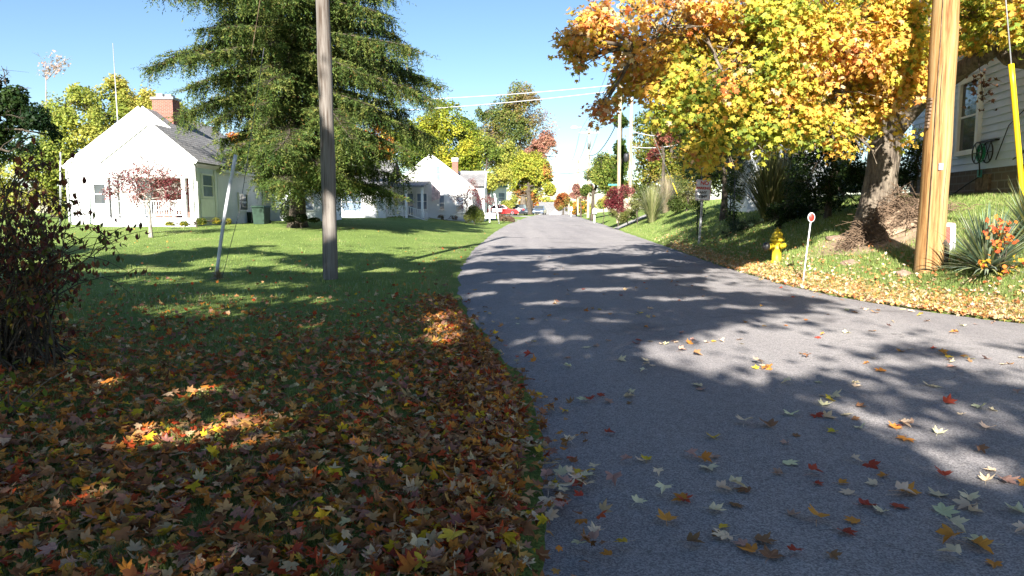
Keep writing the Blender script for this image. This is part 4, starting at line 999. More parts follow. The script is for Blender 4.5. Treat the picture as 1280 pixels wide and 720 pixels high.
def chair(x, y, z, rz, label):
    r = empty('porch_chair', (x, y, z), rz, label, 'chair', 'white porch chairs')
    MB().box(-.28, .28, -.27, .27, .38, .43).build('seat', M['white'], r)
    MB().prism([(-.28, .22, .43), (.28, .22, .43), (.24, .34, .95), (-.24, .34, .95)], (0, .04, 0)).build('backrest', M['white'], r)
    for sx in (-1, 1):
        MB().box(sx * .28 - .03, sx * .28 + .03, -.27, .27, .6, .64).build('armrest', M['white'], r)
        for sy in (-1, 1): MB().box(sx * .25 - .025, sx * .25 + .025, sy * .24 - .025, sy * .24 + .025, 0, .6 if sy < 0 else .4).build('leg', M['white'], r)
chair(-17.55, 38.2, 1.18, R(15), 'white porch chair nearest the corner columns')
chair(-18.5, 38.3, 1.18, R(-10), 'white porch chair behind the red leaved tree')
chair(-9.05, 58.6, .95, R(10), 'white chair on the porch behind the spruce')
c = Vector((-23.1, 43, 0)); c.z = zgf(c.x, c.y)
an = empty('antenna_mast', c, 0, 'thin metal antenna mast rising above the white gabled house', 'antenna')
top = at(141, 54, 43)
MB().tube([(0, 0, 0), (0, 0, 5), (top.x - c.x, 0, top.z - c.z)], [.04, .035, .02], 6).build('mast', M['galv'], an)
MB().tube([(-.1, .0, 5.9), (3.2, .6, 6.1)], .012, 4).build('stay', M['galv'], an)
c = Vector((0, 38, 0)); pp = at(75, 275, 38); c.x = pp.x; c.z = zgf(c.x, 38); tq = at(75.5, 190, 38)
tag(MB().tube([c, (tq.x, 38, tq.z)], [.05, .04], 6).build('fence_post', M['galv'], None, tuple(c)), 'thin grey upright post at the left corner of the white house', 'post')
# flag pole stub on house two
c = at(545, 240, 61.6)
fl = empty('porch_flag', c, 0, 'small faded striped flag hanging on the white gable wall', 'flag')
MB().tube([(0, .35, -.4), (-.35, -.3, .75)], .025, 5).build('staff', M['white'], fl)
fm_ = MB(); 
for i in range(6):
    fm_.add([(-.33 + .12 * i, -.28 + .05 * math.sin(i), .7 - .12 * i), (-.21 + .12 * i, -.28 + .05 * math.sin(i + 1), .58 - .12 * i), (-.21 + .12 * i, -.25 + .05 * math.sin(i + 1), -.75 + .05 * i), (-.33 + .12 * i, -.25 + .05 * math.sin(i), -.8 + .05 * i)], [(0, 1, 2, 3)])
fm_.build('cloth', mat_plain('flag_cloth', (.6, .45, .45), .8, .35, 3.5), fl)

# ------------------------------------------------------------------ cars
def car(label, pos, rz, paint, L=4.5, W=1.78, H=1.45, kind='sedan', group='cars by the road crest'):
    r = empty('car', pos, rz, label, 'car', group)
    hb = .62 * H if kind != 'suv' else .60 * H
    g0 = .22
    # side profile in (x = along, z); nose at +x
    if kind == 'suv': prof = [(-L / 2, .45), (-L / 2 + .02, hb), (-L / 2 + .1, hb + .05), (L * .18, hb + .05), (L * .42, hb - .08), (L / 2 - .03, hb - .2), (L / 2, .45), (L / 2 - .1, g0), (-L / 2 + .1, g0)]
    else: prof = [(-L / 2, .5), (-L / 2 + .05, hb - .04), (-L * .3, hb + .02), (L * .16, hb + .01), (L * .40, hb - .12), (L / 2 - .05, hb - .28), (L / 2, .42), (L / 2 - .12, g0), (-L / 2 + .12, g0)]
    MB().prism([(x, -W / 2, z) for x, z in prof], (0, W, 0)).build('body', M[paint], r, bevel=.07)
    if kind == 'suv': cab = [(-L / 2 + .08, hb + .04), (-L / 2 + .3, H - .04), (-L / 2 + .6, H), (L * .02, H), (L * .2, hb + .03)]
    else: cab = [(-L * .37, hb), (-L * .2, H - .02), (-L * .05, H), (L * .05, H - .02), (L * .22, hb)]
    k = .12
    mb = MB(); n = len(cab)
    wtop = lambda z: W / 2 - .05 - k * (z - hb) / (H - hb)
    A = [(x, -wtop(z), z) for x, z in cab] + [(x, wtop(z), z) for x, z in cab]
    mb.add(A, [list(range(n)), list(range(2 * n - 1, n - 1, -1))] + [(i, n + i, n + (i + 1) % n, (i + 1) % n) for i in range(n)])
    mb.build('cabin', M[paint], r, bevel=.04)
    def gl(name, quad): MB().add(quad, [(0, 1, 2, 3)]).build(name, M['glass'], r)
    def lerp(a, b, t): return a + (b - a) * t
    fb, ft = cab[-1], cab[-2]; rb, rt = cab[0], cab[1]
    for nm, lo, hi, off in (('windscreen', fb, ft, .012), ('rear_window', rb, rt, -.012)):
        P_ = [(lerp(lo[0], hi[0], t) + off, s * (wtop(lerp(lo[1], hi[1], t)) - .1), lerp(lo[1], hi[1], t) + .012) for t, s in ((.12, -1), (.12, 1), (.92, 1), (.92, -1))]
        gl(nm, P_)
    for s in (-1, 1):
        xa, xb, xm = lerp(rb[0], rt[0], .25) + .1, lerp(fb[0], ft[0], .25) - .12, (rb[0] + fb[0]) / 2
        ta, tb = rt[0] + .08, ft[0] - .1
        z0_, z1_ = hb + .07, H - .1
        for u0, u1 in ((0, .47), (.52, 1)):
            gl('side_window', [(lerp(xa, xb, u0), s * (wtop(z0_) + .008), z0_), (lerp(xa, xb, u1), s * (wtop(z0_) + .008), z0_), (lerp(ta, tb, u1), s * (wtop(z1_) + .008), z1_), (lerp(ta, tb, u0), s * (wtop(z1_) + .008), z1_)])
        MB().obox((L * .17, s * (W / 2 + .06), hb + .08), (.06, 0, 0), (0, .09, 0), (0, 0, .06)).build('mirror', M[paint], r, bevel=.02)
        MB().obox((L / 2 - .12, s * (W / 2 - .28), .56), (.09, 0, .0), (0, .2, 0), (0, 0, .085)).build('headlight', M['lamp'], r, bevel=.02)
        MB().obox((-L / 2 + .02, s * (W / 2 - .2), hb - .12), (.05, 0, 0), (0, .17, 0), (0, 0, .1)).build('taillight', M['tail'], r, bevel=.02)
        for x in (-L * .31, L * .31):
            w_ = MB().lathe([(.21, -.1), (.31, -.11), (.33, -.07), (.33, .07), (.31, .11), (.21, .1)], (x, s * (W / 2 - .1), .33), 20, 'y').build('wheel', M['rubber'], r)
            MB().lathe([(.0, -.09), (.2, -.108), (.215, 0), (.2, .108), (0, .09)], (x, s * (W / 2 - .1), .33), 14, 'y').build('rim', M['chrome'], w_)
    MB().box(L / 2 - .03, L / 2 + .015, -.45, .45, .36, .5).build('grille', M['black'], r)
    MB().box(-L / 2 - .02, -L / 2 + .02, -.26, .26, .62 if kind == 'suv' else .55, .74 if kind == 'suv' else .67).build('plate', M['signwhite'], r)
    return r
def carpos(px, py, Y):
    p = at(px, py, Y); p.z = (zroad(p.x, p.y) if p.x > xl(p.y) else zgf(p.x, p.y) + .03); return p
car('red car parked side on in the driveway left of the road', carpos(628, 271, 99), R(-4), 'carred', 4.6)
sv = car('dark navy hatchback seen from behind beside the red car', carpos(650.5, 269, 112), R(82), 'carnavy', 4.4, 1.85, 1.62, 'suv')
MB().lathe([(0, 0), (.22, 0), (.22, .02), (0, .02)], (-2.26, 0, .9), 18, 'x').build('emblem', M['signwhite'], sv)
car('blue grey car facing the camera at the road crest', carpos(674.5, 268.2, 121), R(-100), 'carblue', 4.4, 1.8, 1.5)
# ------------------------------------------------------------------ palettes (albedo)
GRN = [(.045, .085, .015), (.07, .12, .02), (.10, .16, .025), (.15, .20, .03)]
YGR = [(.13, .18, .035), (.22, .27, .05), (.33, .36, .07), (.44, .43, .09)]
YEL = [(.24, .28, .05), (.38, .38, .07), (.50, .46, .11), (.48, .36, .10)]
ORG = [(.40, .10, .03), (.52, .20, .04), (.60, .32, .05), (.55, .40, .06)]
PINK = [(.34, .17, .14), (.42, .22, .16), (.30, .13, .10), (.45, .30, .2)]
REDL = [(.13, .025, .03), (.20, .04, .045), (.27, .065, .065), (.32, .13, .11)]

# ------------------------------------------------------------------ spruce
def spruce():
    p = at(372, 276, 36.5); bx, by = p.x, p.y; bz = zgf(bx, by)
    base = Vector((bx, by, bz)); root = empty('spruce_tree', base, 0, 'huge drooping spruce tree in front of the white houses', 'tree', 'large trees along the street')
    H = 18.5; mb = MB()
    mb.tube([(bx, by, bz - .2), (bx, by, bz + .4), (bx + .05, by, bz + 1.5), (bx, by, bz + 6), (bx + .1, by, bz + 14), (bx, by, bz + H)], [.62, .44, .36, .30, .18, .02], 12)
    SP, SD, ST = [], [], []     # spray points: position, direction, size
    def side(px): return (px - 372) * 36.5 / F
    nl = 128
    for i in range(nl):
        z = 2.2 + (H - 3.2) * (i / nl) ** 1.05
        az = i * 2.399963 + random.uniform(-.25, .25)
        ca, sa = math.cos(az), math.sin(az)
        env = 7.7 * (1 - ((z - 1) / (H + 1)) ** 2.45)
        env *= random.uniform(.6, 1.12); tip_up = random.uniform(.05, .3)
        if z < 4: env *= .66 if ca > 0 else .5
        if z < 5.6 and ca < -.2: env *= .50
        if 5.6 <= z < 8.5 and ca < -.4: env *= .82
        if i % 9 == 4: env *= 1.14
        if z > 4.5 and random.random() < .25: env *= .75
        droop = (.12 + .22 * (1 - z / H)) * env * (.45 if z < 4.2 else 1)
        p0 = Vector((bx, by, bz + z)); n = 12; pts = []
        for k in range(n):
            t = k / (n - 1); r = env * t
            zz = bz + z + .22 * env * t * (1 - t) * 1.2 - droop * t ** 1.6 + tip_up * env * max(0, t - .6) ** 1.3 - (random.uniform(.2, .9) if k == 0 else 0) * 0
            pts.append(Vector((bx + ca * r + .25 * math.sin(t * 5 + i), by + sa * r + .25 * math.cos(t * 4 + i), zz)))
        mb.tube(pts, [.05 * (1 - .85 * k / (n - 1)) * (1 - z / H * .5) + .006 for k in range(n)], 5, cap=False)
        # secondary branches left and right of the limb, with pendulous twigs
        m = int(env * 16)
        for j in range(m):
            t = .16 + .84 * (j + random.random()) / m
            k = min(int(t * (n - 1)), n - 2); f = t * (n - 1) - k
            q = pts[k].lerp(pts[k + 1], f); s = random.choice((-1, 1))
            ln = (1.25 * (1 - t) + .35) * random.uniform(.5, 1.1) * (.5 + env / 12)
            d = Vector((ca * .75 - sa * s * .8, sa * .75 + ca * s * .8, random.uniform(-.75, .12))).normalized()
            e = q + d * ln + Vector((0, 0, -.12 * ln))
            mb.tube([q, (q + e) * .5 + Vector((0, 0, .04)), e], [.009, .007, .004], 3, cap=False)
            ns = max(2, int(ln / .19))
            for u in range(ns + 1):
                w = q.lerp(e, (u + random.random() * .5) / (ns + .5))
                dl = random.uniform(.35, 1.25) * (.75 + .4 * (1 - z / H))
                g = Vector((d.x * .35 + random.gauss(0, .18), d.y * .35 + random.gauss(0, .18), -1)).normalized()
                if random.random() < .3: g = Vector((d.x, d.y, -.25)).normalized()
                SP.append((w.x, w.y, w.z)); SD.append((g.x, g.y, g.z)); ST.append(dl)
    mb.build('trunk', M['bark_dark'], root, base)
    SP, SD, ST = map(np.array, (SP, SD, ST)); n = len(SP); K = 17
    print('spruce sprays', n)
    t = np.tile(np.linspace(.02, 1, K), n); S = np.repeat(SP, K, 0); Dn = np.repeat(SD, K, 0); L = np.repeat(ST, K)
    P = S + Dn * (t * L)[:, None] + rng.normal(0, .018, (n * K, 3))
    out = rng.normal(size=(n * K, 3)); out -= Dn * np.sum(out * Dn, 1, keepdims=True); out = unit(out)
    up = unit(out * .85 + Dn * .75)
    Nn = unit(rng.normal(size=(n * K, 3)) + np.array([0, -.2, .5]))
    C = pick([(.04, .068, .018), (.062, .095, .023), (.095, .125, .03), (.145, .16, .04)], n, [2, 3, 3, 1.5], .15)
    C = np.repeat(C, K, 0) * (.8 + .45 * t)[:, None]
    brown = rng.random(n * K) < .02; C[brown] = (.16, .09, .03)
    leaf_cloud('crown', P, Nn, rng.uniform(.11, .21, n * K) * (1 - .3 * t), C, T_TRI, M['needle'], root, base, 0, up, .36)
spruce()

# ------------------------------------------------------------------ the big maple on the right bank
def maple():
    base = Vector((9.1, 18, zgf(9.1, 18))); root = empty('maple_tree', base, 0, 'big maple with yellow and orange leaves leaning over the street', 'tree', 'large trees along the street')
    mb = MB()
    fork = at(1108, 172, 18); b0 = at(1095, 272, 18); b0.z = base.z
    mb.tube([b0 - Vector((0, 0, .3)), b0 + Vector((0, 0, .05)), b0 + Vector((.02, 0, .5)), b0.lerp(fork, .55), fork, fork + Vector((.05, .1, .5))], [.60, .50, .41, .37, .38, .30], 16)
    def L(p0, pp, r0, r1, w=.02, sides=10):
        pts = [p0] + [Vector(p) for p in pp]; n = len(pts)
        # resample smoothly
        cs = []
        for i in range(n - 1):
            a, b, c, d = pts[max(0, i - 1)], pts[i], pts[i + 1], pts[min(n - 1, i + 2)]
            for t in (0, .25, .5, .75):
                cs.append(.5 * ((2 * b) + (c - a) * t + (2 * a - 5 * b + 4 * c - d) * t * t + (3 * b - a - 3 * c + d) * t ** 3))
        cs.append(pts[-1]); m = len(cs)
        mb.tube(cs, [r0 + (r1 - r0) * (i / (m - 1)) ** .8 + random.uniform(-1, 1) * r0 * w for i in range(m)], sides, cap=False)
        return cs
    A = L(fork, [at(1145, 128, 17.3), at(1195, 92, 16.6), at(1245, 58, 15.8), at(1300, 20, 15.2), at(1370, -60, 14.6)], .29, .12, .04, 12)
    A2 = L(A[13], [at(1262, 72, 15.5), at(1320, 78, 15.0), at(1400, 60, 14.2)], .22, .10)
    B = L(fork, [at(1080, 120, 17.6), at(1050, 90, 17), at(1000, 72, 16.3), at(950, 55, 15.6), at(880, 45, 15)], .26, .05)
    Cc = L(fork, [at(1115, 100, 18.2), at(1110, 20, 18.3), at(1090, -70, 18), at(1080, -200, 18)], .32, .08)
    Dd = L(Cc[5], [at(1060, -10, 17.5), at(980, -80, 16.5), at(880, -130, 16)], .18, .05)
    E = L(Cc[4], [at(1165, 20, 18.5), at(1210, -60, 19), at(1260, -150, 19)], .22, .06)
    Ff = L(B[9], [at(1000, 110, 15.6), at(950, 140, 15), at(900, 160, 14.6)], .09, .02)
    G = L(Dd[6], [at(860, -60, 15.4), at(830, 30, 14.8), at(800, 60, 14.6)], .09, .02)
    limbs = [A, A2, B, Cc, Dd, E, Ff, G]
    near = [blob(735, 35, 15, 30), blob(705, 48, 15, 12), blob(775, 15, 15.2, 46), blob(790, 90, 15.5, 34), blob(752, 132, 15.2, 14), blob(840, 40, 14.8, 66), blob(850, 120, 14.6, 48), blob(822, 160, 14.6, 18),
            blob(905, 90, 14.5, 75), blob(885, 180, 14.5, 30), blob(935, 170, 14.7, 40), blob(910, 195, 14.5, 22), blob(960, 40, 14.6, 80), blob(990, 120, 14.8, 60), blob(1000, 162, 14.8, 20), blob(1030, 30, 14.8, 75), blob(1050, 115, 15, 45),
            blob(1085, 60, 14.9, 60), blob(1120, 30, 15, 55), blob(1125, 95, 15.2, 30), blob(1090, 192, 15.2, 19), blob(1048, 178, 15.2, 14), blob(1062, 150, 15.2, 14), blob(1275, 22, 13.5, 28), blob(1212, 12, 15.2, 34), blob(1250, 30, 14.8, 26), blob(1225, 45, 16, 18), blob(1290, 5, 14.2, 40), blob(1205, 40, 17.5, 26), blob(1150, 112, 15.3, 26), blob(1112, 120, 15.3, 28), blob(1134, 158, 15.2, 15), blob(1030, 90, 15.4, 50), blob(960, 100, 15.6, 50), blob(1080, 140, 15.6, 26), blob(870, 70, 15.6, 60), blob(722, 72, 15.2, 13)]
    far = [blob(815, 45, 18.5, 58), blob(900, 60, 19.5, 110), blob(1000, 60, 20.5, 110), blob(1100, 40, 21, 90), blob(1215, 15, 20, 48), blob(950, 150, 19, 45), blob(890, 115, 18.5, 40)]
    top = [blob(800, -80, 15.5, 90), blob(920, -110, 16, 130), blob(1060, -110, 17, 140), blob(1200, -110, 18, 130), blob(1020, -230, 18, 150), blob(1160, -260, 19, 130), blob(1330, -90, 16, 100), blob(1340, -150, 12.5, 105), blob(1430, -130, 12.7, 100), blob(1250, -190, 12.5, 100), blob(1140, -160, 12.5, 95),  blob(1000, -90, 20.5, 120), blob(1120, -130, 22, 110)]  # clumps nearest the camera are unseen, added to shade the limb and bank
    side = [(Vector((11.6, 12.6, 7.4)), 2.1, 2.2, 1.5), (Vector((13.3, 13.5, 6.5)), 1.8, 2.2, 1.6), (Vector((12.2, 11.0, 9.0)), 2.2, 2.0, 1.6), (Vector((14, 16, 7.8)), 2.2, 2.4, 1.6)]  # unseen crown parts added to shade the house wall
    blobs = near + far + top + side
    ends = []
    for c, rx, ry, rz in blobs:
        best = min(((p - c).length, li, k) for li, l in enumerate(limbs) for k, p in enumerate(l) if k > 1)
        p0 = limbs[best[1]][best[2]]
        q = limb_to(mb, p0, c, .055, .02, .1)
        for _ in range(6):
            e = c + Vector((random.uniform(-1, 1) * rx, random.uniform(-1, 1) * ry, random.uniform(-1, 1) * rz)) * .8
            limb_to(mb, q[random.randint(2, 6)], e, .022, .006, .08, 5, 4)
    P, Nn, kind, Q = [], [], [], []
    for gi, (bl, dens) in enumerate(((near, 50), (far, 17), (top, 7), (side, 15))):
        for c, rx, ry, rz in bl:
            m = int(dens * 4 * (rx * ry * rz) ** .667 * 2.2)
            d = unit(rng.normal(size=(m, 3))); r = rng.uniform(.05, 1, (m, 1)) ** .42 * rng.uniform(.85, 1.15, (m, 1))
            p = np.array(c) + d * r * np.array([rx, ry, rz])
            k = vnoise(p, 1.1) > np.where(proj(p[:, 0], p[:, 1], p[:, 2])[0] < 850, .53, .46); p, d = p[k], d[k]
            hue = vnoise(p, .62, 2) + rng.normal(0, .20, len(p)) + .05 * (p[:, 2] - 6) + .03 * np.clip(5 - p[:, 0], -2, 4)
            if gi == 0:
                for a, dd in zip(p[::2], d[::2]):
                    a = Vector(a); b = a - Vector(dd) * .45 + Vector((random.gauss(0, .1), random.gauss(0, .1), -.1))
                    mb.tube([b, (a + b) / 2 + Vector((0, 0, .04)), a], [.008, .006, .003], 3, cap=False)
            per = 10                                         # leaves hang in sprays round each twig end
            p = np.repeat(p, per, 0); d = np.repeat(d, per, 0); hue = np.repeat(hue, per)
            off = rng.normal(0, .125, (len(p), 3)); off[:, 2] = off[:, 2] * .8 - .06
            P.append(p + off); Nn.append(d * .3 + rng.normal(size=d.shape) * .5 + off * 2.2 + np.array([-.05, -.5, .55])); kind.append(np.full(len(p), gi)); Q.append(hue)
    mb.build('trunk', M['bark'], root, base)
    P, Nn, kind, q = map(np.concatenate, (P, Nn, kind, Q)); n = len(P); q = q + rng.normal(0, .07, n)
    print('maple leaves', n)
    pal = np.array([(.22, .29, .05), (.40, .43, .06), (.64, .53, .08), (.74, .53, .08), (.76, .42, .09), (.76, .57, .30), (.68, .25, .08)])
    cw = np.cumsum([.10, .13, .17, .15, .27, .10, .08])
    # greener low and inside, more orange toward the top outside
    order = np.argsort(np.argsort(q)) / n
    C = pal[np.minimum(np.searchsorted(cw / cw[-1], order), 6)] * rng.uniform(.75, 1.15, (n, 1)) * rng.uniform(.92, 1.08, (n, 3))
    C[kind == 1] = C[kind == 1] * np.array([.85, .9, .95])
    leaf_cloud('crown', P, Nn, rng.uniform(.05, .105, n), C, T_MAPLE, M['foliage'], root, base, .4, np.array([0, 0, -1.0]) + rng.normal(0, .5, (n, 3)))
    # one hanging bunch of dried leaves
    c = at(1226, 108, 15.4); m = 46
    P = np.array(c) + rng.normal(size=(m, 3)) * np.array([.12, .12, .24])
    dl = leaf_cloud('withered_leaves', P, rng.normal(size=(m, 3)) + np.array([0, -.6, 0]), rng.uniform(.05, .09, m), pick([(.10, .05, .03), (.16, .08, .05), (.06, .035, .025)], m), T_MAPLE, M['dryleaf'], root, base, .8)
    MB().tube([at(1222, 70, 15.6), at(1226, 95, 15.4), at(1229, 128, 15.4)], .008, 4).build('twig', M['bark_dark'], root, base)
    return root
maple()

# ------------------------------------------------------------------ trees standing behind the camera's left shoulder (they shade the near lawn and road)
def lit_map(x, y):
    """how much sun the crowns are shaped to let onto the ground at photograph position x, y (0 shade .. 1 sun)"""
    def ell(cx, cy, a, b): return ((x - cx) / a) ** 2 + ((y - cy) / b) ** 2 < 1
    s = np.full(len(x), .02)
    road_l = np.interp(y, [262, 290, 310, 340, 370, 400, 440, 500, 720], [690, 615, 590, 567, 565, 580, 605, 655, 640])
    lawn = x < road_l
    s = np.where(lawn & (y < 305), 1.0, s)
    s = np.where(lawn & (y >= 305) & (y < 340), np.where(vnoise(np.stack([x * .011 + y * .01, y * .085, x * .004], 1), 1.0, 5.0) + .35 * (vnoise(np.stack([x * .05, y * .3, 0 * x], 1), 1.0) - .5) > np.interp(y, [305, 340], [.40, .55]), .98, .08), s)
    s = np.where(lawn & (y >= 340) & (y < 352), .10, s)
    for e in ((250, 388, 90, 9), (330, 374, 100, 7), (200, 350, 60, 5), (320, 356, 70, 5), (400, 408, 30, 5), (560, 405, 26, 13), (595, 378, 16, 12), (548, 425, 40, 10), (610, 345, 30, 8)): s = np.where(lawn & ell(*e), .8, s)
    for e in ((270, 540, 105, 26), (205, 487, 75, 14), (300, 560, 30, 10), (228, 604, 40, 9), (12, 590, 25, 9)): s = np.where(lawn & ell(*e), .9, s)
    rd_ = ~lawn
    edge_far = np.interp(x, [560, 600, 700, 800, 870, 1000], [322, 309, 311, 316, 330, 352])
    s = np.where(rd_ & (y < edge_far), 1.0, s)
    rib = np.sin(x * .014 + y * .42) + .8 * np.sin(x * .03 - y * .23 + 1) + .5 * np.sin(x * .05 + y * .6)
    up = rd_ & (y >= edge_far) & (y < 400)
    s = np.where(up, np.where(rib > .12 + (y - 332) * .016, .93, .08), s)
    s = np.where(up & (y < 372) & (x > 880), .95, s); s = np.where(up & (y < 345) & (x > 800) & (rib > -.9), .95, s)
    nearb = np.interp(y, [400, 420, 440, 452, 480, 500, 520, 545, 570, 600, 640, 720], [960, 890, 800, 790, 850, 920, 1010, 1060, 1075, 1110, 1240, 1400])
    lit = rd_ & (y >= 400) & (x > nearb) & (x < 1480)
    s = np.where(lit, np.where(np.sin(x * .012 + y * .06) + .6 * np.sin(x * .03 - y * .09) > -1.1, .985, .9), s)
    s = np.where(rd_ & (y >= 385) & (y < 400) & (x > 1010), .9, s)
    s = np.where(lit & ell(1130, 452, 70, 9), .72, s); s = np.where(lit & ell(1240, 505, 60, 8), .85, s)
    for e in ((690, 432, 60, 8), (760, 408, 30, 4), (850, 498, 26, 6), (845, 655, 36, 18)): s = np.where(rd_ & ell(*e), .7, s)
    for e in ((712, 522, 26, 10), (1165, 655, 38, 10), (870, 562, 20, 7)): s = np.where(rd_ & ell(*e), .4, s)
    return s
def shade_trees():
    S = np.array(TO_SUN)
    specs = [(Vector((-6.2, -7.5, 0)), [(Vector((-4.0, -4.5, 11.5)), 10.0, 9.5, 7.5)], 'tall maple behind the camera that shades the near lawn'),
             (Vector((-16.5, -2.0, 0)), [(Vector((-15.5, -1.5, 12.0)), 8.5, 9.0, 7.5)], 'broad maple beyond the left bush that shades the lawn'),
             (Vector((5.5, -18, 0)), [(Vector((5.0, -15.5, 10.0)), 6.5, 7.0, 6.0)], 'maple down the street behind the camera')]
    N = 520000
    # ground samples weighted to the area the picture shows, plus a border around it
    Yg = rng.uniform(1.0, 36, N); Xg = rng.uniform(-26, 13, N)
    N2 = 150000; Yg = np.concatenate([Yg, rng.uniform(2.4, 7.0, N2)]); Xg = np.concatenate([Xg, rng.uniform(-.6, 5.2, N2)]); N += N2
    x, y = proj(Xg, Yg, zg(Xg, Yg))
    inside = (x > -150) & (x < 1420) & (y < 800) & (y > 262)
    s = np.where(inside, lit_map(x, np.minimum(y, 719)), .8)
    keep = (rng.random(N) > s) & ((Xg < 5.5) | (Yg < 8.5)) & (Yg < np.where(Xg > -1.5, 31, 36))  # crown leaves kept only where their shadow lands on wanted shade
    Xg, Yg = Xg[keep], Yg[keep]; n = len(Xg)
    h = rng.uniform(4.6, 19, n)
    P = np.stack([Xg, Yg, np.zeros(n)], 1) + S[None] * (h / S[2])[:, None]
    used = np.zeros(n, bool)
    for base, vols, label in specs:
        base.z = zgf(base.x, base.y)
        root = empty('maple_tree', base, 0, label, 'tree', 'shade trees behind the camera')
        mb = MB(); c, rx, ry, rz = vols[0]
        inn = ((P[:, 0] - c.x) / rx) ** 2 + ((P[:, 1] - c.y) / ry) ** 2 + ((P[:, 2] - c.z) / rz) ** 2 < 1
        q = P[inn & ~used]; used |= inn
        px_, py_ = proj(q[:, 0], np.maximum(q[:, 1], .3), q[:, 2])
        vis = (q[:, 1] > .3) & (py_ > -40) & (px_ > -60) & (px_ < 1340); q = q[~vis]
        if len(q) > 85000: q = q[rng.choice(len(q), 85000, replace=False)]; print('CAPPED')
        print(label, len(q))
        mb.tube([base - Vector((0, 0, .2)), base + Vector((0, 0, 1)), base + Vector((.1, .1, 4)), Vector((c.x, c.y, c.z + 3))], [.55, .42, .36, .08], 12)
        for i in range(26):
            e = Vector(q[rng.integers(len(q))]) if len(q) else c
            k = random.uniform(3.2, 8); s0 = base.lerp(Vector((c.x, c.y, base.z + 12)), k / 12)
            pts = limb_to(mb, s0, s0.lerp(e, .95), .11, .02, .25, 7, 5)
        mb.build('trunk', M['bark'], root, base)
        m = len(q)
        leaf_cloud('crown', q + rng.normal(0, .03, q.shape), S[None] * .8 + rng.normal(size=q.shape) * .6, rng.uniform(.11, .19, m), pick([(.10, .11, .025), (.14, .13, .03), (.18, .12, .03), (.08, .10, .025)], m), T_MAPLE, M['needle'], root, base, .2)  # leaf colours darkened to keep warm bounce out of the shade
shade_trees()

# ------------------------------------------------------------------ background trees
BG = 'background trees'
_tree = tree
def tree(name, label, cat, group, base, blobs, r, fork, n, size, *a, **k):
    if name in ('far_tree', 'bare_tree') or k.get('tmpl') is not None: return _tree(name, label, cat, group, base, blobs, r, fork, n, size, *a, **k)
    return _tree(name, label, cat, group, base, blobs, r, fork, int(n * 2.0), size * .70, *a, **k)
def gb_(px, Y):
    p = at(px, 268, Y); p.z = zgf(p.x, p.y); return p
# left, behind house one
tree('maple_tree', 'dark green leafy tree at the far left edge', 'tree', BG, gb_(-25, 47), [blob(6, 100, 46, 22), blob(42, 150, 46, 21), blob(-35, 110, 46, 38), blob(0, 148, 47, 32), blob(22, 125, 46.5, 17), blob(62, 168, 47, 14), blob(-25, 170, 47, 40), blob(30, 185, 46, 18), blob(20, 120, 46, 16)], .3, 3.5, 6500, .19, [(.015, .035, .012), (.03, .055, .014), (.045, .08, .02)], gaps=.47, freq=.8)
tree('yellow_tree', 'yellow green leafy tree behind the left end of the white gabled house', 'tree', BG, gb_(70, 58), [blob(90, 150, 58, 36), blob(60, 200, 58, 40), blob(110, 190, 58, 36), blob(30, 225, 57, 40), blob(90, 240, 58, 34), blob(10, 260, 56, 30), blob(100, 125, 59, 20)], .3, 3, 11000, .19, YGR, [1, 2, 3, 2], gaps=.46, freq=.7)
tree('yellow_tree', 'loose yellow tree rising behind the roof of the white gabled house', 'tree', BG, gb_(150, 66), [blob(140, 128, 66, 30), blob(165, 150, 66, 34), blob(185, 130, 67, 22), blob(120, 150, 66, 22), blob(210, 150, 67, 30), blob(145, 108, 66, 15), blob(240, 170, 66, 30)], .3, 4, 8500, .20, YEL, [3, 3, 2, .6], gaps=.5, freq=.7, twig=1.3)
tree('bare_tree', 'thin nearly bare pinkish tree top above the dark green tree', 'tree', BG, gb_(62, 80), [blob(66, 80, 80, 18), blob(78, 76, 80, 10), blob(58, 90, 80, 12)], .16, 8, 150, .17, [(.5, .36, .3), (.45, .3, .25)], gaps=.3, subs=9, bark='bark_pale', twig=1.3)
tree('orange_tree', 'orange tree glimpsed through the spruce behind the white houses', 'tree', BG, gb_(345, 72), [blob(330, 190, 72, 30), blob(360, 180, 73, 26), blob(420, 185, 72, 24), blob(470, 180, 73, 26), blob(300, 180, 72, 20)], .3, 3, 4500, .24, ORG, gaps=.44, freq=.6)
# middle
tree('yellow_tree', 'tall bright yellow green tree right of the spruce', 'tree', BG, gb_(560, 84), [blob(558, 150, 84, 26), blob(535, 165, 84, 24), blob(575, 170, 84, 26), blob(548, 195, 84, 26), blob(585, 195, 83, 22), blob(520, 190, 84, 24), blob(560, 215, 84, 26), blob(500, 170, 85, 26)], .35, 3, 13000, .22, [(.10, .15, .02), (.20, .25, .03), (.32, .35, .04), (.46, .42, .05)], [2, 3, 3, 1.5], gaps=.45, freq=.55)
tree('oak_tree', 'tall thin crowned oak with grey bare limbs above the parked cars', 'tree', BG, gb_(654, 142), [blob(650, 122, 142, 20), blob(632, 140, 142, 24), blob(660, 150, 142, 22), blob(620, 160, 142, 22), blob(600, 165, 142, 18), blob(645, 175, 142, 24), blob(605, 140, 142, 12), blob(668, 125, 142, 9), blob(615, 185, 142, 20), blob(640, 195, 142, 18)], .6, 9, 8500, .31, [(.10, .14, .04), (.16, .19, .05), (.24, .25, .06), (.30, .22, .10)], gaps=.48, freq=.36, subs=8, bark='bark', twig=1.1)
tree('bare_tree', 'leafless grey tree crown at the right side of the oak', 'tree', BG, gb_(662, 146), [blob(685, 160, 146, 16), blob(672, 178, 146, 18), blob(690, 180, 146, 12), blob(680, 145, 146, 10)], .38, 9, 500, .2, PINK, gaps=.35, subs=13, bark='bark_pale', twig=1.4)
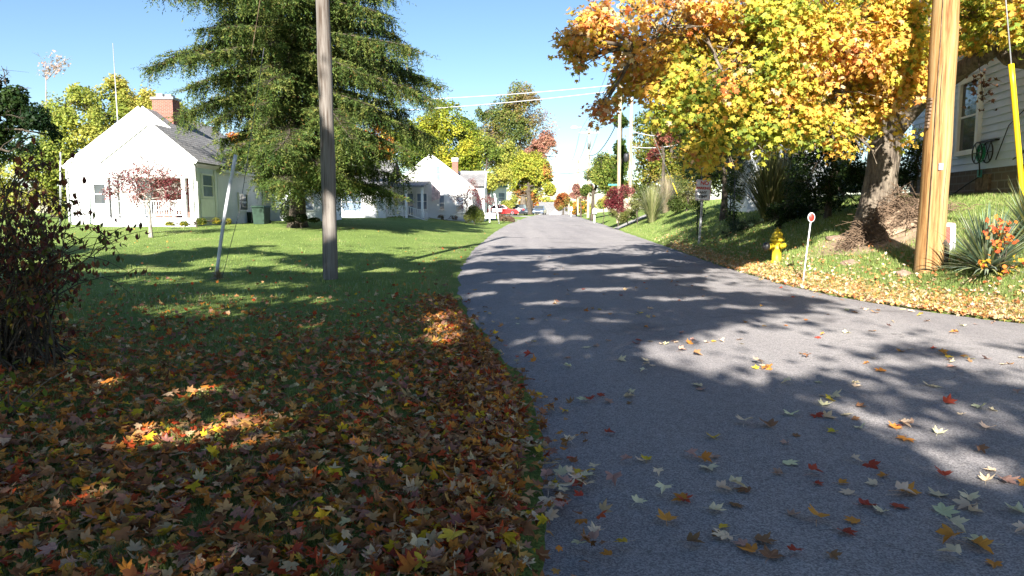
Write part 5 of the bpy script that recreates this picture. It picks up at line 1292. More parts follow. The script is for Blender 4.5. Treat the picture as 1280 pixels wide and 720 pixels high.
tree('orange_tree', 'pinkish orange tree behind the yellow maple above the cars', 'tree', BG, gb_(664, 140), [blob(686, 175, 132, 13), blob(674, 190, 132, 16), blob(690, 196, 132, 10), blob(660, 196, 132, 12)], .4, 6, 2600, .3, [(.36, .17, .12), (.42, .23, .15), (.44, .30, .2)], gaps=.46, freq=.5)
def duo(P):
    n = len(P); q = vnoise(P, .35, 4) + rng.normal(0, .15, n); lo = (P[:, 2] < 4.5 + 2 * (q - .5)) | ((P[:, 0] > 5.2) & (q > .62))
    return np.where(lo[:, None], pick([(.46, .17, .06), (.52, .26, .08), (.50, .36, .10)], n), pick([(.26, .31, .05), (.40, .42, .06), (.50, .46, .07)], n))
tree('maple_tree', 'yellow and orange maple beside the parked blue grey car', 'tree', BG, gb_(661, 124), [blob(660, 205, 124, 20), blob(641, 213, 124, 15), blob(678, 213, 124, 16), blob(655, 228, 124, 19), blob(680, 230, 124, 14), blob(634, 230, 124, 10), blob(672, 243, 124, 9), blob(688, 238, 124, 8), blob(650, 240, 124, 9), blob(640, 245, 124, 7)], .6, 3.2, 10500, .26, duo, gaps=.45, freq=.5)
tree('yellow_tree', 'low yellow tree between the gabled house and the tall oak', 'tree', BG, gb_(608, 104), [blob(600, 180, 104, 20), blob(620, 200, 104, 18), blob(592, 205, 104, 16), blob(630, 190, 104, 16), blob(610, 228, 104, 14), blob(585, 165, 104, 16), blob(628, 220, 104, 12)], .3, 3, 7500, .24, YGR, [1, 2, 3, 3], gaps=.42, freq=.6)
tree('shrub', 'green shrub beside the small white building with green roof', 'shrub', None, gb_(633, 104), [blob(634, 258, 104, 9), blob(640, 250, 104, 8), blob(628, 262, 104, 6)], .08, .7, 1600, .16, YGR, gaps=.4, freq=1)
# right
tree('green_tree', 'light green roadside tree behind the white mailbox', 'tree', BG, gb_(741, 76), [blob(757, 208, 76, 18), blob(742, 225, 76, 15), blob(765, 228, 76, 18), blob(775, 205, 77, 14), blob(757, 240, 76, 12), blob(733, 238, 76, 8), blob(778, 238, 77, 14)], .26, 2.2, 9500, .17, [(.10, .15, .03), (.17, .22, .04), (.26, .30, .06), (.36, .36, .09)], gaps=.42, freq=.7)
tree('maple_tree', 'small pinkish tree left of the light green roadside tree', 'tree', BG, gb_(726, 95), [blob(722, 236, 95, 7), blob(730, 242, 95, 9), blob(716, 246, 95, 6), blob(738, 236, 94, 6)], .14, 1.8, 2400, .17, PINK, gaps=.42, freq=.8)
tree('orange_tree', 'small rusty orange tree at the right side of the road crest', 'tree', BG, gb_(704, 116), [blob(704, 250, 116, 9), blob(699, 256, 116, 7), blob(710, 257, 116, 7)], .16, 1.2, 2400, .2, [(.30, .09, .03), (.38, .15, .05), (.36, .24, .07), (.20, .2, .05)], gaps=.38, freq=.8)
tree('conifer_tree', 'dark green narrow tree directly behind the tallest pale pole', 'tree', BG, gb_(777, 68), [blob(776, 150, 68, 10), blob(778, 185, 68, 11), blob(772, 125, 68, 8), blob(776, 218, 68, 12)], .2, 3, 3600, .16, GRN, [3, 3, 2, .5], gaps=.42, freq=.9)
tree('green_tree', 'olive green tree mass behind the poles and tall grasses', 'tree', BG, gb_(835, 62), [blob(820, 200, 62, 30), blob(850, 190, 62, 34), blob(835, 230, 62, 30), blob(875, 215, 62, 30), blob(805, 230, 62, 22), blob(815, 165, 64, 30), blob(860, 150, 64, 36), blob(900, 200, 62, 34)], .3, 2.5, 13000, .18, [(.08, .11, .02), (.15, .18, .03), (.24, .25, .04), (.34, .27, .06)], gaps=.43, freq=.8)
tree('maple_tree', 'dull red leafed tree glimpsed between the poles and the big maple', 'tree', BG, gb_(828, 54), [blob(830, 175, 54, 14), blob(818, 195, 54, 10), blob(842, 170, 54, 12)], .15, 4, 1500, .15, [(.22, .06, .05), (.32, .12, .09), (.36, .2, .1)], gaps=.45, freq=1)
for k, (px, Y, r, lab) in enumerate(((700, 260, 20, 'hazy far tree straight beyond the road crest'), (728, 230, 16, 'far tree just right of the road crest'), (672, 250, 24, 'far tree behind the yellow and orange maple'))):
    tree('far_tree', lab, 'tree', BG, gb_(px, Y), [blob(px, 268 - r * .7, Y, r * .62), blob(px - r * .6, 268 - r * .4, Y, r * .5), blob(px + r * .6, 268 - r * .45, Y, r * .5)], .4, 3, 2200, .45, ORG + YGR, gaps=.4, freq=.3)

# dark shrubs and trees in the shade of the big maple
SH = 'dark shrubs under the maple'
def at_ground(px, Y): 
    p = at(px, 268, Y); p.z = zgf(p.x, p.y); return p
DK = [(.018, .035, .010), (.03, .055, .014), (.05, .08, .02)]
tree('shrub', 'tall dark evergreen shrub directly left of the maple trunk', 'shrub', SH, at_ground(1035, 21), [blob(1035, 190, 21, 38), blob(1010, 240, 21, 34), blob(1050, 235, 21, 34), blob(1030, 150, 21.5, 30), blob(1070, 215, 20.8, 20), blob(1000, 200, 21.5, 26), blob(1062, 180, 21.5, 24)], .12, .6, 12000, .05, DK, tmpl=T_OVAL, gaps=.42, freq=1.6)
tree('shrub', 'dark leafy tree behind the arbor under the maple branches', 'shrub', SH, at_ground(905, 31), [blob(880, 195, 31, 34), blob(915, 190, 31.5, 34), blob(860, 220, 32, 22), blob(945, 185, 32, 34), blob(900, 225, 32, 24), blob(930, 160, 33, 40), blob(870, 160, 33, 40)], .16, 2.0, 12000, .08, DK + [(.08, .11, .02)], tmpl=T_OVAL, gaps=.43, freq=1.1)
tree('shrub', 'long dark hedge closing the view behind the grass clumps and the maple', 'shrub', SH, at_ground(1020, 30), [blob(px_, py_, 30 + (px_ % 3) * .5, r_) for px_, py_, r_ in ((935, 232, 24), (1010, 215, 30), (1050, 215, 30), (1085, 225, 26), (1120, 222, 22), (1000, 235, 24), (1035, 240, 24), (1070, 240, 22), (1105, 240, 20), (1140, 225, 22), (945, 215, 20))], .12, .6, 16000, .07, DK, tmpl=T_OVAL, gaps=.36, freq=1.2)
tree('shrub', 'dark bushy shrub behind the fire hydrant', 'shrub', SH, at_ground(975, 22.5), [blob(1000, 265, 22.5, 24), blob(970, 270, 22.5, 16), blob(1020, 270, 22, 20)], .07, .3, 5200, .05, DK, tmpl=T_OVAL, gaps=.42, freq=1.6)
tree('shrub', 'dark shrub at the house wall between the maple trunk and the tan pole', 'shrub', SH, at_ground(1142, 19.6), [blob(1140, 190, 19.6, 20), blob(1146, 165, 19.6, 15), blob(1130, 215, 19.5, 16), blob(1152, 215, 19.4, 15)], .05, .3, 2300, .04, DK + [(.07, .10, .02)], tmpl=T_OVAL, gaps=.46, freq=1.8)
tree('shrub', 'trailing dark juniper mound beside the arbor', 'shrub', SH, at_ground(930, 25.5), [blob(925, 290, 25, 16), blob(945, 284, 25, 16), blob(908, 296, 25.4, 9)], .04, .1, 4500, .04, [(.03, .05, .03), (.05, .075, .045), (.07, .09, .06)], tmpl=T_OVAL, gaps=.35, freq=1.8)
# roadside shrubs on the right
tree('shrub', 'burning red bush at the foot of the tall pale poles', 'shrub', None, at_ground(773, 52), [blob(770, 246, 52, 13), blob(782, 242, 52, 12), blob(774, 258, 52, 13), blob(762, 254, 52, 8)], .06, .5, 4200, .075, REDL, tmpl=T_OVAL, gaps=.38, freq=1.5)
tree('shrub', 'low yellow green weeds below the red bush', 'shrub', None, at_ground(785, 49), [blob(778, 270, 48.5, 9), blob(765, 268, 49, 7), blob(793, 266, 49, 10)], .03, .15, 2400, .06, [(.14, .15, .05), (.22, .22, .07), (.12, .14, .03)], tmpl=T_OVAL, gaps=.4, freq=1.5)
tree('shrub', 'rounded olive green bush right of the tall plume grass', 'shrub', None, at_ground(858, 42), [blob(858, 246, 42, 16), blob(846, 254, 42, 12), blob(868, 256, 42, 10)], .06, .4, 4500, .07, [(.06, .085, .02), (.10, .13, .03), (.2, .19, .07)], tmpl=T_OVAL, gaps=.4, freq=1.4)
tree('shrub', 'small bright yellow shrub left of the red bush', 'shrub', None, at_ground(754, 62), [blob(752, 255, 62, 7), blob(757, 250, 62, 6)], .04, .4, 1100, .09, YEL, tmpl=T_OVAL, gaps=.36, freq=1.4)
tree('shrub', 'full green shrub between the plume grasses and the red bush', 'shrub', None, at_ground(797, 47.5), [blob(797, 250, 47.5, 12), blob(803, 240, 47.6, 10), blob(790, 256, 47.4, 9), blob(808, 254, 47.5, 9)], .05, .4, 3800, .07, [(.08, .11, .03), (.14, .17, .04), (.20, .21, .07)], tmpl=T_OVAL, gaps=.38, freq=1.4)
tree('shrub', 'loose olive shrub behind the feathery beige grass', 'shrub', None, at_ground(838, 51), [blob(836, 240, 51, 15), blob(848, 232, 51.5, 14), blob(828, 250, 51, 12)], .06, .5, 4200, .08, [(.09, .12, .03), (.16, .18, .05), (.26, .24, .09)], tmpl=T_OVAL, gaps=.40, freq=1.2)
# left side small trees and bushes
def small_tree(px, Y, label, blobs, n):
    return tree('redbud_tree', label, 'tree', 'small red leaved trees', at_ground(px, Y), blobs, .085, 1.15, int(n * 2.1), .05, [(.14, .03, .04), (.20, .05, .06), (.26, .08, .085), (.32, .14, .13)], tmpl=T_OVAL, gaps=.40, freq=1.8, subs=9, bark='bark_pale', twig=1.5)
rb = onground(187, 297).y
small_tree(187, rb, 'small sparse red leaved tree in front of the white porch', [blob(165, 226, rb, 25), blob(195, 230, rb, 25), blob(212, 224, rb, 19), blob(148, 222, rb, 18), blob(186, 212, rb, 22), blob(170, 245, rb, 18), blob(207, 246, rb, 18), blob(225, 235, rb, 13), blob(138, 240, rb, 11)], 2000)
small_tree(583, 59, 'small maroon leaved tree in front of the white gable with chimney', [blob(572, 245, 59, 11), blob(588, 240, 59, 13), blob(600, 250, 59, 11), blob(582, 252, 59, 12), blob(612, 250, 59, 7), blob(590, 228, 59, 6)], 2000)
def ball(label, px, Y, blobs, n, pal, s=.05): return tree('shrub', label, 'shrub', 'shrubs by the white houses', at_ground(px, Y), blobs, .05, .2, n, s, pal, tmpl=T_OVAL, gaps=.2, freq=1.6, shell=5)
ball('clipped rounded conical green bush beside the maroon leaved tree', 593, 57.5, [blob(593, 266, 57.5, 10), blob(591, 262, 57.5, 6), blob(598, 270, 57.4, 9), blob(586, 271, 57.4, 7)], 5500, [(.08, .11, .02), (.14, .17, .03), (.20, .22, .05)])
ball('low brown shrub behind the leaning white post', 630, 66, [blob(628, 273, 66, 6), blob(636, 274, 66, 5), blob(640, 275, 66, 4)], 1700, [(.18, .10, .08), (.25, .16, .11), (.14, .12, .06)], .07)
ball('thin low foundation shrub at the porch steps of the second house', 552, 61, [blob(551, 272, 61, 4), blob(568, 272, 61, 4)], 900, [(.08, .10, .04), (.2, .1, .08)])
ball('yellow flowering border plants below the white porch', 245, 36, [blob(230, 281, 35.5, 5), blob(252, 278, 36, 6), blob(270, 277, 36.5, 5), blob(212, 283, 35, 6), blob(285, 277, 37, 4)], 3000, [(.08, .11, .02), (.35, .30, .03), (.14, .16, .03)])
ball('dark green shrub by the wing of the first house', 358, 45, [blob(357, 258, 45, 8), blob(358, 268, 45, 8)], 1800, [(.02, .04, .015), (.04, .06, .02)])
p = at_ground(376, 35.2)
ball('dark ground cover mound at the foot of the spruce', 376, 35.4, [blob(376, 272, 35.3, 8, rz=5), blob(362, 274, 35.3, 7, rz=4), blob(392, 275, 35.2, 8, rz=3)], 3500, [(.02, .035, .012), (.04, .06, .018)])

# ornamental grasses and yucca: one tuft of arching blades each
def tuft(name, label, cat, base, n, ln, spread, pal, width, mat='blade', up=1.0, group=None, tipcol=None, K=5, stiff=False):
    base = Vector(base); root = empty(name, base, 0, label, cat, group)
    az = rng.uniform(0, 2 * np.pi, n); tilt = np.abs(rng.normal(0, spread, n)); L = ln * rng.uniform(.55, 1.1, n)
    w = width * rng.uniform(.7, 1.2, n); r0 = rng.uniform(0, .18, n) * ln * .5
    V, C = [], []
    col = pick(pal, n); st = np.linspace(0, 1, K)
    for k, t in enumerate(st):
        bend = tilt * (.45 + .9 * t * (1.5 - up * .5)) if not stiff else np.minimum(tilt, 1.5) * (.82 + .22 * t)
        rad = r0 + L * t * np.sin(np.minimum(bend, 1.6)); z = L * t * np.cos(np.minimum(bend, 1.9)) * .98
        c = np.stack([np.cos(az) * rad, np.sin(az) * rad, z], 1)
        wd = w * (1 - t ** 2.2) * (.6 + .8 * t if t < .5 else 1)
        tang = np.stack([-np.sin(az), np.cos(az), np.zeros(n)], 1)
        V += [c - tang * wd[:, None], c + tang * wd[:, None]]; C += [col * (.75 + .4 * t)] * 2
    V = np.stack(V, 1); C = np.stack(C, 1); m = 2 * K
    fc = np.array([[2 * k, 2 * k + 1, 2 * k + 3, 2 * k + 2] for k in range(K - 1)])
    fl = (fc[None] + (np.arange(n) * m)[:, None, None]).reshape(-1)
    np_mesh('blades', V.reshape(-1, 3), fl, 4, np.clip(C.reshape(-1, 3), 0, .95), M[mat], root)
    return root
g_ = at_ground(815, 44)
tuft('plume_grass', 'tall pale green plume grass clump beside the red bush', 'ornamental grass', g_, 900, 2.4, .34, [(.16, .19, .07), (.24, .25, .10), (.32, .30, .16)], .014, group='ornamental grasses')
tuft('plume_grass', 'feathery beige plume grass behind the pale green clump', 'ornamental grass', at_ground(832, 47), 500, 2.6, .3, [(.34, .27, .2), (.25, .22, .12)], .014, group='ornamental grasses')
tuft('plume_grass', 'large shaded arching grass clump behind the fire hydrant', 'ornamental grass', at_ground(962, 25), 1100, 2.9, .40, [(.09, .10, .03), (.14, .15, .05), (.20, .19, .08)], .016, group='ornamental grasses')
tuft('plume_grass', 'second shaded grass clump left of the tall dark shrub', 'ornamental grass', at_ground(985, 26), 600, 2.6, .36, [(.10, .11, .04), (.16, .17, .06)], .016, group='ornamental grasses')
yb = Vector((7.95, 12.0, 0)); yb.z = zgf(yb.x, yb.y)
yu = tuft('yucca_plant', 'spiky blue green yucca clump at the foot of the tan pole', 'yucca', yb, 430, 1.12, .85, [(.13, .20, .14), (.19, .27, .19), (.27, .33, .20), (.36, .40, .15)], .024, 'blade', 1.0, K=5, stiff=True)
dead = tuft('tmp', 'x', 'x', (0, 0, 0), 120, .55, 1.0, [(.34, .26, .15), (.25, .18, .1)], .012, 'drygrass')
dc = dead.children[0]; dc.name = 'dead_blades'; dc.parent = yu; bpy.data.objects.remove(dead)
y2 = Vector((9.0, 12.4, 0)); y2.z = zgf(y2.x, y2.y)
tuft('yucca_plant', 'second yucca clump cut off by the right edge near the yellow guard', 'yucca', y2, 300, 1.15, .66, [(.14, .20, .13), (.22, .28, .17), (.32, .34, .13)], .023, 'blade', 1.0, stiff=True)
# orange leaved sapling in the yucca
sb_ = Vector((8.02, 11.75, 0)); sb_.z = zgf(sb_.x, sb_.y)
sp_ = empty('sapling', sb_, 0, 'small sapling with orange red leaves growing through the yucca', 'sapling')
mb = MB(); tips = []
for px, py, s in ((1245, 278, .9), (1238, 290, .9), (1252, 296, 1), (1258, 284, .8), (1248, 310, 1), (1262, 300, .8), (1275, 330, 1), (1268, 345, 1), (1255, 340, 1), (1230, 330, .8), (1278, 352, .9), (1246, 356, 1), (1262, 368, 1), (1245, 378, 1)):
    e = at(px, py, 11.55 + random.uniform(-.15, .15)); mb.tube([sb_, (sb_ + e) * .5 + Vector((0, 0, .05)), e], [.012, .008, .003], 4); tips.append(e)
mb.build('stem', M['bark'], sp_, sb_)
P = np.concatenate([np.array(t)[None] + rng.normal(0, .055, (13, 3)) for t in tips])
q = np.clip((P[:, 2] - sb_.z) / 1.0, 0, 1)
C = np.where((rng.random(len(P)) < q + .25)[:, None], pick([(.62, .14, .05), (.68, .22, .05), (.55, .09, .04)], len(P)), pick([(.55, .40, .04), (.62, .30, .04), (.30, .30, .04)], len(P)))
leaf_cloud('leaves', P, rng.normal(size=P.shape) * .5 + np.array([0, -.7, .6]), rng.uniform(.028, .055, len(P)), C, T_OVAL, M['foliage'], sp_, sb_, .4, aspect=1.7)

# dead brush heap round the maple's foot, on bare soil
sheet('soil_patch', [(8.35 + 1.2 * (1 + .16 * math.sin(3 * a) + .09 * math.sin(7 * a + 1)) * math.cos(a), 16.5 + 1.95 * (1 + .14 * math.sin(3 * a) + .09 * math.sin(7 * a + 1)) * math.sin(a)) for a in np.linspace(0, 2 * math.pi, 49)[:-1]], M['soil'], .012, 'bare brown soil in front of the big maple', .3)
bc = Vector((8.75, 16.6, 0)); bc.z = zgf(8.75, 16.6)
bp_ = empty('brush_pile', bc, 0, 'heap of dead brown twigs piled against the maple trunk', 'brush pile')
mb = MB()
for i in range(1500):
    lx, ly, lh, lr = random.choice(((-.35, .1, .55, .42), (.25, .35, .72, .40), (.75, .0, .38, .35), (-.75, -.25, .28, .35), (.1, -.45, .30, .40)))
    a = random.uniform(0, 2 * math.pi); r = abs(random.gauss(0, lr)); x, y = lx + r * math.cos(a) * 1.1, ly + r * math.sin(a) * .8
    h = lh * math.exp(-r * r / (lr * lr * 1.6)) * random.uniform(.15, 1.1)
    gz = zgf(bc.x + x, bc.y + y); c = Vector((bc.x + x, bc.y + y, gz + h + .03))
    az = a + random.gauss(0, .8); ln = random.uniform(.1, .34) * (1.7 if random.random() < .12 else 1); d = Vector((math.cos(az), math.sin(az), random.gauss(-.2, .5))).normalized()
    mb.tube([c - d * ln, c + Vector((random.gauss(0, .03), random.gauss(0, .03), random.gauss(.03, .03))), c + d * ln], [.006, .008, .003], 4, cap=False)
mb.build('twigs', M['stick'], bp_, bc)
mo = []
for i in range(15):
    for j in range(24):
        r = i / 14 * .95; a = j / 24 * 2 * math.pi; x, y = r * math.cos(a) * 1.1, r * math.sin(a) * .85
        mo.append((x, y, zgf(bc.x + x, bc.y + y) - bc.z +   .34 * math.exp(-(x * x + y * y) / .5) + random.uniform(-.03, .03) - .05 * (i == 14)))
mb = MB(); mb.add(mo, [(i * 24 + j, i * 24 + (j + 1) % 24, (i + 1) * 24 + (j + 1) % 24, (i + 1) * 24 + j) for i in range(14) for j in range(24)], True)
mb.build('soil_mound', M['soil'], bp_)
def rock(px, py, s, label):
    p = onground(px, py)
    bm = bmesh.new(); bmesh.ops.create_icosphere(bm, subdivisions=3, radius=1)
    off = random.uniform(0, 50)
    for v in bm.verts:
        n_ = mnoise.noise(v.co * 1.4 + Vector((off, 0, 0))) * .45 + mnoise.noise(v.co * 4 + Vector((off, 5, 0))) * .1
        v.co = Vector((v.co.x * s[0], v.co.y * s[1], v.co.z * s[2])) * (1 + n_)
    me = bpy.data.meshes.new('rock'); bm.to_mesh(me); bm.free(); me.materials.append(M['rock'])
    o = bpy.data.objects.new('rock', me); link(o); o.location = p + Vector((0, 0, s[2] * .3)); o.rotation_euler.z = random.uniform(0, 3); return tag(o, label, 'rock', 'stones on the bare soil')
rock(1064, 331, (.24, .14, .08), 'flat reddish stone on the soil left of the brush pile')
rock(1130, 345, (.14, .11, .09), 'reddish stone at the foot of the tan pole')
rock(1042, 300, (.3, .12, .09), 'long pale stone on the shaded soil behind the marker stake')
rock(1128, 276, (.14, .1, .08), 'small reddish brick lump right of the maple trunk')
# dry grass ring at the foot of the left guy wire
tuft('grass_tuft', 'ring of dry straw at the foot of the left guy wire', 'grass tuft', gb + Vector((.05, 0, 0)), 420, .28, .95, [(.40, .31, .19), (.30, .22, .13)], .006, 'drygrass')

# ------------------------------------------------------------------ the near left bush
def bush():
    base = Vector((-5.0, 7.0, zgf(-5.0, 7.0))); root = empty('shrub', base, 0, 'twiggy shrub with dark red drooping leaves at the left edge', 'shrub')
    mb = MB(); LP, LN, LU, LC = [], [], [], []
    pal = [(.10, .03, .03), (.15, .05, .035), (.10, .06, .03), (.22, .08, .04), (.09, .10, .025)]
    targets = []
    for _ in range(135):
        px, py = random.uniform(-190, 105), random.uniform(190, 470)
        if px > 60 and py < 250: continue
        targets.append((px, py, random.uniform(6.1, 8.0)))
    targets += [(138, 292, 6.6), (150, 300, 6.7), (120, 285, 6.5), (100, 270, 6.6), (155, 342, 6.6), (70, 215, 6.7), (40, 195, 6.8), (15, 185, 6.8), (90, 245, 6.6), (118, 320, 6.4), (128, 310, 6.5), (-20, 170, 7), (55, 230, 6.5), (30, 210, 6.4), (75, 255, 6.4)]
    for px, py, Y in targets:
        e = at(px, py, Y); s = base + Vector((random.gauss(0, .28), random.gauss(0, .25), 0))
        if e.z < base.z + .15: e.z = base.z + .15
        mid = (s + e) * .5 + Vector((random.gauss(0, .12) - .15, random.gauss(0, .12), .42 + random.gauss(0, .1)))
        pts = wob(bez(s, mid, e, 9), .018); mb.tube(pts, [.0105 - .001 * i for i in range(9)], 5, cap=False)
        for k in range(3, 9):
            for _ in range(random.choice((1, 1, 2))):
                a = pts[k]; d = Vector((random.gauss(.1, .8), random.gauss(-.1, .8), random.gauss(.1, .5))).normalized() * random.uniform(.12, .42)
                b = a + d; m_ = (a + b) / 2 + Vector((0, 0, .03)); mb.tube([a, m_, b], [.005, .004, .0025], 3, cap=False)
                low = b.z < base.z + .85
                for q in ((m_, b, a.lerp(b, .8)) if random.random() < .5 else (m_, b)):
                    for _rep in range(2 if not low else 1):
                        LP.append(tuple(q + Vector((random.gauss(0, .02), random.gauss(0, .02), -.03)))); LU.append((random.gauss(0, .3), random.gauss(0, .3), -1)); LN.append((random.gauss(0, .6), random.gauss(-.5, .5), random.gauss(.2, .4)))
                        LC.append(random.choice(pal if not low or random.random() < .55 else [(.16, .12, .03), (.22, .2, .03), (.20, .07, .05), (.1, .1, .02)]))
    mb.build('stems', M['bark_dark'], root, base)
    n = len(LP); print('bush leaves', n)
    leaf_cloud('leaves', np.array(LP), np.array(LN), rng.uniform(.026, .046, n), np.array(LC) * rng.uniform(.7, 1.3, (n, 1)), T_OVAL, M['dryleaf'], root, base, .5, np.array(LU), 1.15)
    # a low sprout with yellow green leaves in front of it
    b2_ = onground(12, 525); r2 = empty('sapling', b2_, 0, 'low sprout with yellow green leaves at the left edge below the dark shrub', 'sapling')
    mb = MB(); tips = []
    for px, py in ((10, 480), (28, 490), (0, 500), (20, 510), (45, 500), (-15, 470), (95, 455)):
        e = at(px, py, b2_.y + random.uniform(-.1, .15)); mb.tube([b2_, (b2_ + e) / 2 + Vector((0, 0, .06)), e], [.006, .005, .003], 4); tips += [e] * 7
    mb.build('stem', M['bark'], r2, b2_); T = np.array(tips) + rng.normal(0, .045, (len(tips), 3))
    leaf_cloud('leaves', T, rng.normal(size=T.shape) * .5 + np.array([0, -.4, .8]), rng.uniform(.03, .05, len(T)), pick([(.24, .26, .03), (.34, .30, .03), (.14, .18, .03)], len(T)), T_OVAL, M['foliage'], r2, b2_, .3)
bush()
# ------------------------------------------------------------------ grass blades
def grass(name, label, X, Y, h, w, pal, wts=None, lift=0, lean=.35, dry=None):
    n = len(X); Z = zg(X, Y) + lift - .005
    az = rng.uniform(0, 2 * np.pi, n); ln = rng.normal(0, lean, (n, 2)) * h[:, None]
    B = np.stack([X, Y, Z], 1); t = np.stack([np.cos(az), np.sin(az), np.zeros(n)], 1) * w[:, None]
    mid = B + np.stack([ln[:, 0] * .35, ln[:, 1] * .35, h * .62], 1); tip = B + np.stack([ln[:, 0], ln[:, 1], h * .95], 1)
    V = np.stack([B - t, B + t, mid + t * .7, mid - t * .7, tip], 1)
    col = pick(pal, n, wts)
    if dry is not None: col = np.where((rng.random(n) < dry)[:, None], pick([(.34, .27, .14), (.26, .21, .10), (.40, .34, .2)], n), col)
    C = np.repeat(col[:, None], 5, 1)
    fc = np.array([[0, 1, 2], [0, 2, 3], [3, 2, 4]]); fl = (fc[None] + (np.arange(n) * 5)[:, None, None]).reshape(-1)
    o = np_mesh(name, V.reshape(-1, 3), fl, 3, C.reshape(-1, 3), M['blade'])
    return tag(o, label, 'grass', kind='stuff')
GP = [(.15, .22, .055), (.21, .28, .075), (.26, .32, .095), (.38, .34, .16)]
def frustum(n, y0, y1, xlim=(-1e3, 1e3), p=2.0):
    """random ground points spread evenly over the picture's rows between two distances"""
    u = rng.random(n); Y = 1 / (1 / y0 + (1 / y1 - 1 / y0) * u) if p == 2 else (y0 ** (1 / p) + (y1 ** (1 / p) - y0 ** (1 / p)) * u) ** p
    X = rng.uniform(-.82, .82, n) * (Y + .8); return X, Y
# near and middle left lawn
def left_lawn():
    X, Y = frustum(330000, 2.4, 45); k = (X < xl(Y) + .03 * np.sin(Y * 3)) & (X > -.8 * Y - 1); X, Y = X[k], Y[k]
    edge = np.clip((xl(Y) - X) / .5, 0, 1); k = rng.random(len(X)) < .3 + .7 * edge; X, Y = X[k], Y[k]
    pn = np.stack([X, Y, 0 * X], 1); h = rng.uniform(.03, .085, len(X)) * np.interp(Y, [3, 7, 10], [.55, .7, 1]) * (.6 + .8 * vnoise(pn, .5)) * (.7 + .7 * (vnoise(pn, 2.7) > .62)); w = rng.uniform(.0016, .003, len(X)) * np.clip(Y / 7, .8, 3.2)
    grass('lawn_grass', 'green lawn grass left of the road, half hidden under fallen leaves', X, Y, h, w, GP, [2, 3, 3, .5], dry=.75 * np.clip(1 - (xl(Y) - X) / .9, 0, 1) * sst(5, 9, Y))
left_lawn()
def right_lawn():
    X, Y = frustum(200000, 9.5, 50); X = xr(Y) + rng.uniform(0, 1, len(Y)) ** 1.3 * np.clip(Y * .45, 4, 9); k = (np.abs(X) < .75 * Y); X, Y = X[k], Y[k]
    insoil = ((X - 8.35) / 1.15) ** 2 + ((Y - 16.5) / 1.85) ** 2 < rng.uniform(.45, 1.05, len(X))
    k = ~(insoil & (rng.random(len(X)) < .93)); X, Y = X[k], Y[k]
    h = rng.uniform(.04, .11, len(X)); w = rng.uniform(.002, .0035, len(X)) * np.clip(Y / 9, .9, 2.6)
    grass('verge_grass', 'green grass on the bank right of the road', X, Y, h, w, GP, [2, 3, 3, .7])
right_lawn()

# ------------------------------------------------------------------ fallen leaves
LIT = [(.46, .26, .12), (.58, .42, .23), (.60, .22, .04), (.46, .075, .025), (.66, .42, .03), (.22, .09, .035), (.36, .17, .12), (.50, .25, .07), (.32, .14, .06)]
LW = [2.2, 1.3, 2.4, 1.8, .9, 2.2, 1.6, 1.8, 2]
def litter(name, label, X, Y, Z, size, pal, w, tilt=.5, curl=.5, tm=T_FINE):
    n = len(X)
    o = leaf_cloud(name, np.stack([X, Y, Z], 1), np.stack([rng.normal(0, tilt, n), rng.normal(0, tilt, n), np.where(rng.random(n) < .8, 1.0, .35)], 1), size, pick(pal, n, w, .3), tm, M['dryleaf'], None, (0, 0, 0), curl)
    return tag(o, label, 'fallen leaves', kind='stuff')
used = []
def lawn_litter():
    # dense carpet near, thinning beyond about ten metres
    N = 50000; Y = rng.uniform(2.3, 13, N); X = rng.uniform(-1, 1, N) * (.74 * Y + .6) ; X = np.where(rng.random(N) < .12, xl(Y) - np.abs(rng.normal(0, .35, N)), X)
    dl = xl(Y) - X
    dens = np.interp(Y, [2.3, 5, 7, 8.5, 10, 13], [1, 1, .82, .50, .24, .08]) * (.55 + .75 * vnoise(np.stack([X, Y, 0 * X], 1), .9))
    dens = np.where(dl < .7, np.maximum(dens, np.interp(Y, [2.3, 9, 13], [.9, .55, .2])), dens)
    k = (dl > -.45) & (rng.random(N) < dens * .98) & (rng.random(N) < np.where(dl < 0, .75 * np.exp(dl / .14), 1)); X, Y, dl = X[k], Y[k], dl[k]
    Z = np.where(dl > .05, zg(X, Y), zr(Y) + .0) + rng.uniform(.008, .07, len(X)) * np.where(dl > .05, 1, .35); return X, Y, Z
X, Y, Z = lawn_litter()
size = rng.uniform(.029, .070, len(X)) * rng.uniform(.75, 1.05, len(X))
px, py = proj(X, Y, Z); vis = (px > 8) & (px < 1270) & (py < 704) & (py > 300)
near_i = np.argsort(np.where(vis, Y, 99) - size * 6)[:75]
near_mask = np.zeros(len(X), bool); near_mask[near_i] = True
litter('lawn_leaf_litter', 'thick carpet of fallen maple leaves on the shaded near lawn', X[~near_mask], Y[~near_mask], Z[~near_mask], size[~near_mask], LIT, LW, .30, .45)
lawn_near = list(zip(X[near_i], Y[near_i], Z[near_i], size[near_i]))
print('litter', len(X))
X, Y = frustum(5200, 9, 42); k = (X < xl(Y) - .05) & (X > -.8 * Y); X, Y = X[k], Y[k]
k = rng.random(len(X)) < np.where(xl(Y) - X < 1.2, 1, .28) * np.interp(Y, [9, 16, 42], [1, .6, .35]); X, Y = X[k], Y[k]
litter('scattered_leaf_litter', 'scattered fallen leaves on the sunny left lawn and along its road edge', X, Y, zg(X, Y) + rng.uniform(.03, .08, len(X)), rng.uniform(.04, .07, len(X)), LIT, LW, .5, .5, T_MAPLE)
